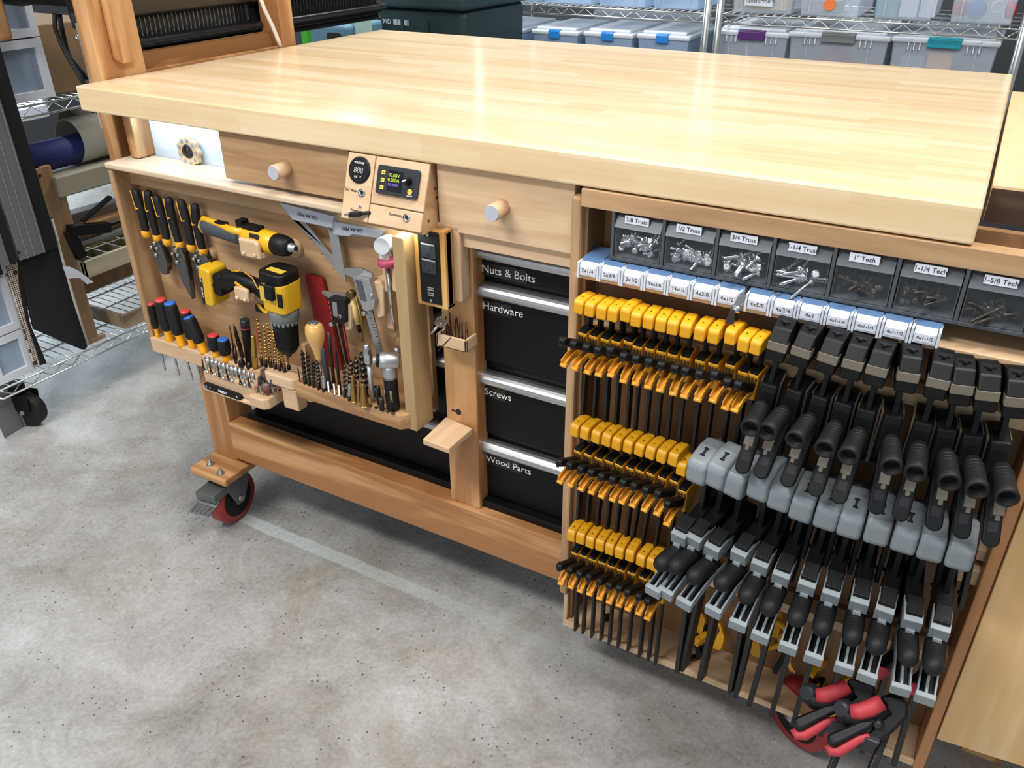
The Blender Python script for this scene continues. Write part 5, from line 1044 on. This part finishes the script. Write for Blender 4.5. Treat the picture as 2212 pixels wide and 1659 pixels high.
for i, (a, b, lab, tx, cm) in enumerate(TB):
    x0, x1 = S(a, 45, 1.93).x, S(b, 60, 1.93).x; bin_(x0, x1, 1.93, .32, .9505, 1.10, frost, None, None, lab, txt=tx)
    cx = (x0+x1)/2; cmt = plain('content_%d' % i, srgb(*cm), .6)
    if i == 0: single(MB().box(cx-.07, cx+.07, 1.97, 2.1, .957, 1.02), 'carton', cmt, 'tan carton inside the bin labelled transformers', 'carton', bev=.004)
    if i == 1:
        single(MB().lathe([(0,.018),(.006,.018)], (cx-.0, 1.945, .985), NY, 20), 'reel', plain('orange_disc', srgb(226,120,60), .5), 'small orange disc in the second frosted bin', 'reel'); single(MB().box(cx-.075, cx+.02, 1.99, 2.1, .957, .99), 'carton', cmt, 'grey parts tray in the second frosted bin', 'tray')
    if i == 2:
        single(MB().box(cx-.085, cx-.02, 1.96, 2.1, .957, 1.005), 'carton', cmt, 'teal box in the third frosted bin', 'carton', bev=.003); single(MB().box(cx-.015, cx+.035, 1.96, 2.1, .957, 1.03), 'carton', labelw, 'left white carton in the third frosted bin', 'carton', bev=.003); single(MB().box(cx+.04, cx+.085, 1.97, 2.1, .957, 1.06), 'carton', labelw, 'taller right white carton in the third frosted bin', 'carton', bev=.003)
    if i == 3:
        single(MB().sph((cx-.06, 1.98, .985), .024, (1.1,.7,.9)), 'toy', redp, 'left red toy in the rightmost frosted bin', 'toy'); single(MB().sph((cx+.07, 1.98, .987), .020, (.9,.7,1.3)), 'toy', redp, 'right red toy in the rightmost frosted bin', 'toy'); single(MB().sph((cx-.018, 1.975, .985), .028, (1,.6,1)), 'toy', plain('toy_blue', srgb(70,120,190), .5), 'blue toy in the rightmost frosted bin', 'toy'); single(MB().ring((cx+.036, 1.965, .995), NY, .012, .018, .006), 'ring', white, 'white ring in the rightmost frosted bin', 'ring')
for i, (a, b, va, lz, lm, lab, lw) in enumerate(((1550,1703,62,.905,latchp,'storage bin with a purple latch on the right rack',.38),(1706,1920,80,.912,latchg,'storage bin with a wide grey latch and red contents on the right rack',.34),(1930,2160,80,.915,latcht,'storage bin with a teal latch and tan contents on the right rack',.32))):
    x0, x1 = S(a, va, 1.94).x, S(b, va+15, 1.94).x; lidm = whitelid
    bin_(x0, x1, 1.94, .38, .635, lz, frost, lidm, lm, lab, lw); z_ = .64; cx = (x0+x1)/2
    for s_ in (-1, 1): 
        for k in range(3): MB().box(cx+s_*(x1-x0)*.28+k*.016-.018, cx+s_*(x1-x0)*.28+k*.016-.015, 1.934, 1.945, lz-.045, lz-.026).build('lid_rib', whitelid, [o for o in bpy.data.objects if o.name.startswith('storage_bin') and o.get('label') == lab][0])
    if i == 1: single(MB().sph((cx-.025, 2.1, .745), .07, (1,1.4,1.45)), 'fabric_bundle', plain('red_fabric', srgb(206,60,56), .8, bump=1, bscale=40), 'red fabric bundle inside the bin with the grey latch', 'fabric'); single(MB().sph((cx+.085, 2.0, .78), .03, (1,1,1.3)), 'fabric_bundle', bpy.data.materials['red_fabric'], 'small red lump at the right inside the grey latch bin', 'fabric')
    if i == 2: single(MB().box(cx-.04, cx+.03, 1.965, 2.1, .64, .865), 'carton', plain('tan_card', srgb(222,164,96), .6), 'tan carton inside the bin with the teal latch', 'carton', bev=.006); single(MB().box(cx-.115, cx-.045, 1.97, 2.1, .64, .85), 'carton', frostb, 'pale blue tub inside the bin with the teal latch', 'tub', bev=.01)
    if i == 0: single(MB().tube([(cx-.02,1.96,.85),(cx-.01,1.955,.80),(cx+.0,1.96,.76)], .003, 6), 'cord', white, 'thin white cord inside the bin with the purple latch', 'cord')
# dark totes behind the left end of the worktop
gt = plain('dark_green_tote', srgb(34,54,54), .5, bump=.2); bt2 = plain('slate_blue_tote', srgb(92,132,156), .55)
t = thing('tote', 'large dark green tote with a barcode sticker behind the worktop', 'tote', (-.33, 1.7, .0))
MB().prism([(-.58,.45),(-.06,.45),(-.05,.965),(-.60,.965)], (0,1.45,0), XA, ZA, YA, .40).build('tote_body', gt, t, .02, 3); MB().box(-.63, -.035, 1.42, 1.88, .965, 1.01).build('tote_lid', gt, t, .012, 3)
for x in (-.40, -.30, -.20): MB().box(x-.004, x+.004, 1.442, 1.452, .84, .93).build('tote_rib', gt, t, .002)
sk = S(845, 47, 1.449); text('RPC 695191D', .021, (sk.x, 1.4495, sk.z), XA, ZA, labelw, t, align='RIGHT', lift=.001)
mb = MB()
for k in range(14): mb.box(sk.x+.010+k*.0045, sk.x+.010+k*.0045+(.0028 if k % 3 else .0016), 1.448, 1.4495, sk.z-.009, sk.z+.009)
mb.build('barcode', labelw, t)
single(MB().box(-.60, -.05, 1.46, 1.84, .0, .449), 'tote', plain('lower_tote_black', srgb(40,44,48), .6), 'plain dark tote under the dark green one', 'tote', bev=.02)
t = thing('tote', 'faded blue tote with a dark hand hole beyond the second wooden upright', 'tote', (-.62, 1.25, 0)); bx0, bx1 = S(655,75,1.2).x, S(745,60,1.2).x
MB().box(bx0, bx1, 1.2, 1.40, .40, .93).build('tote_body', bt2, t, .012, 3); q = S(722,82,1.199); MB().prism(cat_rounded(.06,.03,.01), q, XA, ZA, NY, .001).build('hand_hole', ink, t)
single(MB().box(bx0, bx1, 1.2, 1.40, 0, .399), 'tote', plain('tote_navy', srgb(40,60,84), .6), 'navy tote under the faded blue one', 'tote', bev=.01)
q0, q1 = S(760,50,1.25), S(790,50,1.25); single(MB().box(q0.x, q1.x, 1.25, 1.28, .40, .95), 'board', plain('pale_green_board', srgb(176,210,200), .6), 'narrow pale green board standing between the two totes', 'board')
q0 = S(657,75,1.1); single(MB().box(q0.x-.012, q0.x+.012, 1.1, 1.12, .0, .935), 'packet', plain('bright_green_wrapper', srgb(70,180,50), .5, var=.6, bscale=60), 'tall bright green wrapped pack standing beside the second wooden upright', 'packet')
# ---------------- uprights, fan housing on the left end of the bench
up = thing('upright_stand', 'amber wooden uprights bolted to the left end of the worktop', 'stand', (-.03, .3, 0))
MB().box(-.040, -.002, .062, .166, .60, 1.45).build('upright', rpine['z'], up, .003); MB().box(-.065, -.002, .560, .606, .60, 1.45).build('upright', rpine['z'], up, .003)
MB().prism([(0,0),(.008,-.008),(.044,-.008),(.044,.5),(0,.5)], (-.002,.093,.998), YA, ZA, XA, .018).build('cover_strip', rpine['z'], up, .006, 3)
MB().box(-.040, -.016, .166, .560, .93, 1.000).build('cross_board', wood('dark_grain_pine', srgb(126,84,44), srgb(206,160,100), 'y', rings=1.0), up, .001)
MB().box(-.016, -.004, .166, .560, .955, .969).build('trim_strip', rpine['x'], up, .001)
MB().box(-.085, -.045, .09, .12, .86, 1.06).build('grey_board', wood('grey_brown_board', srgb(120,104,84), srgb(170,154,130), 'z', rings=.5), up, .001)  # narrow grey-brown board beside the first upright
fh = thing('fan_housing', 'long black ventilated housing mounted behind the wooden uprights', 'fan housing', (-.13, .62, 1.0))
pr = [(-.090, .992), (-.075, .980), (-.100, .975), (-.16, .99), (-.22, 1.05), (-.22, 1.20), (-.12, 1.24), (-.055, 1.19), (-.045, 1.12), (-.062, 1.062), (-.085, 1.056), (-.085, 1.024), (-.058, 1.018), (-.055, 1.006)]
for (y0, y1) in ((.172, .540), (.540, 1.05)):
    MB().prism([(a, b) for a, b in pr], (0,y0,0), XA, ZA, YA, y1-y0).build('housing', plain('satin_black', srgb(24,25,28), .35, coat=.2) if 'satin_black' not in bpy.data.materials else bpy.data.materials['satin_black'], fh, .008, 3)
y = .185
while y < 1.03:
    if not (.53 < y < .58): MB().obox((-.078, y, 1.040), (.003,0,0), (0,.0009,0), (0,0,.018)).build('fin', zinc if y < .5 else dgrey, fh)
    y += .0118
bc_ = thing('white_cord', 'white cord running down beside the second wooden upright', 'cord', (-.02,.55,.97)); a_ = [S(560,-20,.50), SX(572,25,-.0), SX(592,60,.004), SX(600,85,.006), SX(606,98,.008)]
MB().tube([SX(553,-30,.0), SX(572,22,.0), SX(588,55,.002), SX(600,85,.004), SX(606,99,.004)], .0045, 8).build('cord', plain('cord_white', srgb(214,208,200), .6), bc_)
# black motor above the wire rack
mt = thing('tool_motor', 'black machine motor with a guard bracket hanging at the top left', 'machine', (-.35,.2,1.1))
MB().lathe([(0,.075),(.12,.075),(.13,.080),(.17,.080),(.18,.075),(.37,.074),(.38,.055)], (-.60,.22,1.145), XA, 28).build('motor_body', black, mt)
c_ = S(176,65,.15); MB().prism([(-.028,.030),(.030,.030),(.030,-.036),(.020,-.042),(-.006,-.042),(-.016,-.030),(-.018,.0),(-.030,.002)], c_, XA, ZA, YA, .006).build('bracket', dgrey, mt, .004); 
for u, v in ((168,80),(179,78)): q = S(u, v, .149); MB().lathe([(0,.0062),(.003,.0062),(.0031,.003),(.001,.003)], q, NY, 16).build('bolt', steel, mt)
q = S(171,57,.149); MB().prism(cat_rounded(.036,.011,.005), q, XA, ZA, NY, .002).build('slot', ink, mt)
t = thing('power_cable', 'pair of black cables dropping behind the worktop corner', 'cable', S(150,120,.2))
MB().tube([S(118,30,.2), S(119,60,.2), S(132,95,.2), S(150,130,.2), S(172,165,.2), S(190,200,.2), S(200,240,.25)], .0048, 8).build('cord', blackg, t); MB().tube([S(128,30,.22), S(134,65,.22), S(142,100,.22), S(152,125,.22), S(166,140,.22), S(186,172,.22)], .0055, 8).build('cord', blackg, t)
t = thing('wooden_block', 'pale wooden block over a dark tube at the upper left edge', 'wooden block', SX(15,60,-.3))
MB().box(-.32, -.298, -.02, .094, 1.016, 1.11).build('wood_block', pine['z'], t, .01, 3); MB().cyl((-.34,.055,1.017), (-.34,.055,1.1), .018).build('tube', black, t)
# ---------------- left rack
lr = thing('wire_rack', 'chrome wire rack on black casters at the left of the workbench', 'wire rack', (-.8, .5, 0), 'chrome wire racks')
for z in (.126, .800): wire_shelf((-.6,-.03,0), YA, 1.02, -XA, .42, z, lr)
posts((-.628,-.03,0), YA, 1.02, -XA, .42, .12, 1.5, lr)
def rcaster(x, y, ang, par):
    c = V((x,y,.050)); d = V((cos(ang), sin(ang), 0)); a = V((-sin(ang), cos(ang), 0)); mb = MB().cyl(c+ZA*.052-d*.02, c+ZA*.078-d*.02, .026)
    for s_ in (-1,1): mb.prism([(-.045,.055),(.03,.055),(.022,.0),(-.004,-.008),(-.02,.01)], c+a*s_*.021, d, ZA, a, s_*.003)
    o = mb.build('caster_fork', black, par, .002); MB().lathe([(-.016,.046),(-.011,.050),(.011,.050),(.016,.046),(.0165,.028),(-.0165,.028)], c, a, 28).lathe([(-.017,.020),(.017,.020)], c, a, 16).build('caster_wheel', blackg, o); MB().cyl(c-a*.026, c+a*.026, .006).build('caster_hub', grey, o)
rcaster(-.632,.040,radians(20),lr); rcaster(-.70,.95,radians(20),lr); rcaster(-1.0,.0,0,lr); rcaster(-1.0,.95,0,lr)
dwf = plain('drawer_frame_white', srgb(214,216,222), .5); dwc = clear('drawer_window', srgb(178,196,216), .62, .3); dwl = plain('pale_contents', srgb(170,190,205), .7)
def tower(y0, y1, z0, hs, lab, x1=-.606, x0=-.95):
    t = thing('drawer_tower', lab, 'drawer tower', (-.78,(y0+y1)/2,z0), 'white plastic drawer towers'); z = z0; H_ = sum(hs)
    MB().box(x0, x1-.02, y0, y0+.006, z0, z0+H_).box(x0, x1-.02, y1-.006, y1, z0, z0+H_).box(x0, x0+.006, y0, y1, z0, z0+H_).box(x0, x1-.02, y0, y1, z0+H_-.006, z0+H_).box(x0, x1-.02, y0, y1, z0, z0+.006).build('shell', dwf, t, .002)
    for h in hs:
        f_ = .020; d = MB().box(x1-.018, x1, y0, y1, z+.004, z+.004+f_).box(x1-.018, x1, y0, y1, z+h-f_, z+h).box(x1-.018, x1, y0, y0+f_, z+.004+f_, z+h-f_).box(x1-.018, x1, y1-f_, y1, z+.004+f_, z+h-f_).build('drawer_front', dwf, t)
        MB().box(x1-.012, x1-.009, y0+f_, y1-f_, z+f_, z+h-f_).build('window', dwc, d); MB().box(x0+.03, x1-.04, y0+.02, y1-.03, z+.012, z+h*.55).build('contents', dwl, d); z += h
tower(.10, .348, .831, (.145,.145,.15), 'white plastic drawer tower on the upper left wire shelf'); tower(-.026, .083, .157, (.128,.150,.15), 'white plastic drawer tower at the bottom left of the wire rack')
single(MB().box(-.95, -.64, .36, .56, .831, 1.0), 'cardboard_box', plain('brown_cardboard', srgb(132,104,72), .8, bump=.2), 'plain brown cardboard box beside the upper white drawer tower', 'cardboard box', bev=.003)
# wooden tray rack
tr = thing('tray_rack', 'brown wooden tray rack standing on the bottom wire shelf', 'tray rack', (-.8,.36,.157))
MB().box(-.650, -.618, .250, .290, .157, .67).build('upright', poplar['z'], tr, .002); MB().box(-.63, -.615, .225, .31, .157, .170).build('foot', poplar['y'], tr, .001)
MB().box(-.98, -.615, .225, .262, .655, .670).build('top_rail', poplar['x'], tr, .001); MB().box(-.99, -.95, .25, .29, .157, .67).build('upright', poplar['z'], tr, .002); MB().box(-.65,-.62,.29,.31,.50,.62).build('side_block', poplar['z'], tr)
for u, v in ((69,384),(86,380)): q = SX(u, v, -.6155); MB().lathe([(0,.004),(.0005,.004)], SX(u,v,-.6178), XA, 12).build('plug_hole', ink, tr)
gb = plain('khaki_painted_box', srgb(148,142,124), .6, bump=.3, bscale=80); single(MB().box(-.98, -.60, .283, .70, .585, .640), 'long_box', gb, 'long khaki painted box under the blue foam roll', 'box', bev=.004)
t = thing('divided_tray', 'pale wooden tray with small compartments on the tray rack', 'tray', (-.8,.45,.36)); pw = wood('pale_grey_wood', srgb(150,140,112), srgb(196,188,160), 'y', rings=.3)
MB().box(-.60, -.588, .283, .72, .358, .405).box(-.95,-.588,.283,.293,.358,.405).box(-.95,-.94,.283,.72,.358,.405).box(-.95,-.588,.283,.72,.356,.362).build('tray_body', pw, t, .002)
for k in range(8): MB().box(-.94, -.60, .335+k*.05, .339+k*.05, .362, .395).build('partition', pw, t)
MB().box(-.78, -.775, .293, .72, .362, .395).build('partition', pw, t); MB().box(-.69, -.686, .293, .72, .362, .395).build('partition', pw, t)
t = thing('wooden_frame_tray', 'open wooden frame sitting on the bottom wire shelf', 'frame', (-.8,.45,.16)); MB().box(-.612, -.600, .368, .75, .162, .205).box(-.95,-.612,.368,.380,.162,.205).box(-.95,-.94,.368,.75,.162,.205).build('frame', wood('grained_frame', srgb(120,104,84), srgb(186,160,124), 'y', rings=1), t, .001)
single(MB().box(-.96, -.66, .30, .74, .29, .345), 'dark_drawer', dwood['x'], 'dark wooden drawer under the divided tray', 'drawer')
# foam roll in a cardboard tube
a_, b_ = SX(195,330,-.66), None; c_ = V((-.675, .30, .7005)); R_ = .060
t = thing('cardboard_tube', 'large grey cardboard tube lying on the khaki box', 'tube', (-.675,.5,.64)); mb = MB().ring((-.675,.398,.7015), YA, .0565, .0605, .30, 40); mb.build('tube', plain('grey_cardboard', srgb(150,146,132), .75, bump=.3, bscale=60), t)
t = thing('foam_roll', 'royal blue foam mat roll pushed into the grey tube', 'foam roll', (-.675,.3,.66)); fm = plain('blue_foam', srgb(32,44,104), .7, bump=1, bscale=260)
mb = MB().lathe([(0,.034),(.003,.0385),(.2,.0385),(.203,.034)], (-.668,.262,.682), YA, 32); mb.build('roll', fm, t); MB().lathe([(0,.007),(.0006,.007)], (-.668,.2615,.682), NY, 16).build('core_hole', ink, t)
t = thing('cardboard_tube', 'second cardboard tube further back on the khaki box', 'tube', (-.81,.5,.64)); MB().ring((-.81,.50,.6995), YA, .055, .059, .25, 36).build('tube', plain('dim_cardboard', srgb(120,114,102), .8), t)
# stack of metal offcuts and black bracket
random.seed(3)
for k in range(9):
    y0 = .30+random.uniform(0,.06); z = .425+k*.0105; xx = -.615-random.uniform(0,.05)
    single(MB().obox((xx-.02, y0+.16, z), (.016+random.random()*.012,0,0), (random.uniform(-.02,.02),.17,0), (0,0,.0045)), 'metal_offcut', alu if k % 3 else pine['y'], nth(k, 99, 'from the bottom').replace('leftmost','lowest')+' flat offcut strip in the loose stack above the divided tray', 'offcut', 'offcut strips')
single(MB().bar(SX(178,478,-.59), SX(238,425,-.59), .016, .007), 'metal_channel', dsteel, 'dark metal channel lying diagonally across the offcuts', 'channel')
t = thing('angle_bracket', 'black steel angle bracket on the divided tray', 'bracket', SX(190,520,-.6)); MB().bar(SX(150,498,-.60), SX(233,490,-.60), .03, .028).bar(SX(150,500,-.60), SX(176,556,-.60), .02, .026, YA).build('bracket', black, t, .001)
# mat bag
t = thing('folded_mat', 'black folded mat with a white edge cord and a care tag', 'mat', (-.6,.2,.17)); P = [SX(*q, -.584) for q in ((60,460),(112,470),(190,750),(182,757),(75,712),(40,560))]; c = sum(P, V())/6
MB().prism([((q-c).y, (q-c).z) for q in P], c, YA, ZA, -XA, .012).build('mat_panel', plain('black_canvas', srgb(20,21,24), .8, bump=.6, bscale=300), t, .003)
P = [SX(*q, -.580) for q in ((112,474),(135,560),(162,655),(191,745))]; MB().tube(P, .0035, 8).build('edge_cord', plain('cream_cord', srgb(190,186,172), .8, bump=1, bscale=500), t)
P = [SX(*q, -.576) for q in ((135,576),(150,576),(168,584),(198,606),(202,610),(188,614),(172,600),(146,602))]; c = sum(P, V())/8; MB().prism([((q-c).y, (q-c).z) for q in P], c, YA, ZA, XA, .0006).build('care_tag', labelw, t)
def dotted():
    m_, nt, b = newmat('dotted_fabric'); N = nt.nodes.new; L = nt.links.new; tc = N('ShaderNodeTexCoord'); sp = N('ShaderNodeSeparateXYZ'); L(tc.outputs['Object'], sp.inputs[0]); cb = N('ShaderNodeCombineXYZ'); L(sp.outputs[1], cb.inputs[0]); L(sp.outputs[2], cb.inputs[1])
    vo = N('ShaderNodeTexVoronoi'); vo.voronoi_dimensions = '2D'; vo.inputs['Randomness'].default_value = .1; vo.inputs['Scale'].default_value = 190; L(cb.outputs[0], vo.inputs[0]); v2 = N('ShaderNodeTexVoronoi'); v2.voronoi_dimensions = '2D'; v2.inputs['Scale'].default_value = 32; v2.inputs['Randomness'].default_value = .4; L(cb.outputs[0], v2.inputs[0])
    lt = N('ShaderNodeMath'); lt.operation = 'LESS_THAN'; lt.inputs[1].default_value = .34; L(vo.outputs['Distance'], lt.inputs[0]); l2 = N('ShaderNodeMath'); l2.operation = 'LESS_THAN'; l2.inputs[1].default_value = .2; L(v2.outputs['Distance'], l2.inputs[0]); mxx = N('ShaderNodeMath'); mxx.operation = 'MAXIMUM'; L(lt.outputs[0], mxx.inputs[0]); L(l2.outputs[0], mxx.inputs[1])
    mx = N('ShaderNodeMix'); mx.data_type = 'RGBA'; mx.inputs[6].default_value = srgb(200,188,172); mx.inputs[7].default_value = srgb(52,46,44); L(mxx.outputs[0], mx.inputs[0]); L(mx.outputs[2], b.inputs['Base Color']); b.inputs['Roughness'].default_value = .9; return m_
P = [SX(*q, -.586) for q in ((10,575),(38,566),(42,620),(56,690),(88,785),(76,795),(48,700),(25,620))]; c = sum(P, V())/8
single(MB().prism([((q-c).y, (q-c).z) for q in P], c, YA, ZA, -XA, .008), 'patterned_mat', dotted(), 'beige dotted fabric mat edge beside the black folded mat', 'mat', bev=.002)
P = [SX(*q, -.5855) for q in ((38,566),(48,566),(56,640),(66,700),(102,785),(88,790),(56,690),(42,620))]; c = sum(P, V())/8
single(MB().prism([((q-c).y, (q-c).z) for q in P], c, YA, ZA, -XA, .010), 'mat_border', blackg, 'narrow black bound edge between the dotted mat and the folded mat', 'mat edge', bev=.002)
# grey aluminium planks in the foreground
ag = plain('anodised_grey', srgb(120,122,124), .45, .4)
t = thing('aluminium_plank', 'grey grooved aluminium plank in the left foreground, upper of two', 'plank', SX(60,480,-.56)); px_ = -.56
y0, y1, zb = SX(45,563,px_).y, SX(100,545,px_).y, SX(45,563,px_).z
MB().box(px_-.012, px_, y0-.0, y1, zb, 1.3).build('plank', ag, t, .001); MB().box(px_-.02, px_-.006, y1, y1+.040, zb+.0, 1.3).build('black_edge', blackg, t, .002)
for k in (.28, .55, .93): yy = y0+(y1-y0)*k; MB().box(px_, px_+.0012, yy-.0008, yy+.0008, zb, 1.3).build('groove_line', alu, t)
q = SX(41,546,px_+.0006); MB().lathe([(0,.0035),(.0004,.0035)], q, XA, 14).build('bolt_hole', ink, t)
MB().box(px_-.012, px_+.0, y0-.035, y0-.006, zb, 1.3).build('black_strip', blackg, t); MB().box(px_-.012, px_+.002, y0-.05, y0-.030, zb+.0, 1.3).build('side_rail', ag, t); MB().box(px_-.014, px_-.004, y0-.2, y0-.05, zb-.02, 1.3).build('back_plate', blackg, t)
t = thing('aluminium_plank', 'grey aluminium plank standing on the floor in the left foreground', 'plank', (-.58,-.04,0)); b0 = SZ(14,945,.0); b1 = SZ(52,922,.0); dd = (b1-b0); tl = V((0.02,-.010,.36))*1.0
top0 = SX(-60,700,-.54)
MB().add([b0-dd*.1, b1, b1+V((-.01,-.045,.9)), b0-dd*.1+V((-.01,-.045,.9)), b0-dd*.1+V((-.012,.01,0)), b1+V((-.012,.01,0)), b1+V((-.022,-.035,.9)), b0-dd*.1+V((-.022,-.035,.9))], [(0,1,2,3),(7,6,5,4),(0,4,5,1),(1,5,6,2),(3,2,6,7),(0,3,7,4)]).build('plank', ag, t, .001)
MB().tube([b1+V((.002,.004,0)), b1+V((-.008,-.041,.9))], .004, 6).build('edge_bead', alu, t)
# ---------------- right end
t = thing('side_table', 'pale wooden side table butting against the right end of the worktop', 'table', (2.0,.4,0))
MB().box(1.528, 2.4, .112, .765, .915, .962).build('table_top', ext, t, .002); MB().box(1.529, 2.4, .1112, .1135, .916, .957).build('dark_edge', dkwood, t)
for x in (1.72, 2.33):
    for y in (.16, .66): MB().box(x, x+.06, y, y+.05, 0, .915).build('leg', rpine['z'], t)
single(MB().box(1.532, 2.3, .03, .100, .892, .899), 'shelf_board', wood('pinkish_board', srgb(176,130,108), srgb(222,186,166), 'x', rings=.3, rough=.25), 'glossy pinkish board beside the lower right corner of the worktop', 'board', bev=.001)
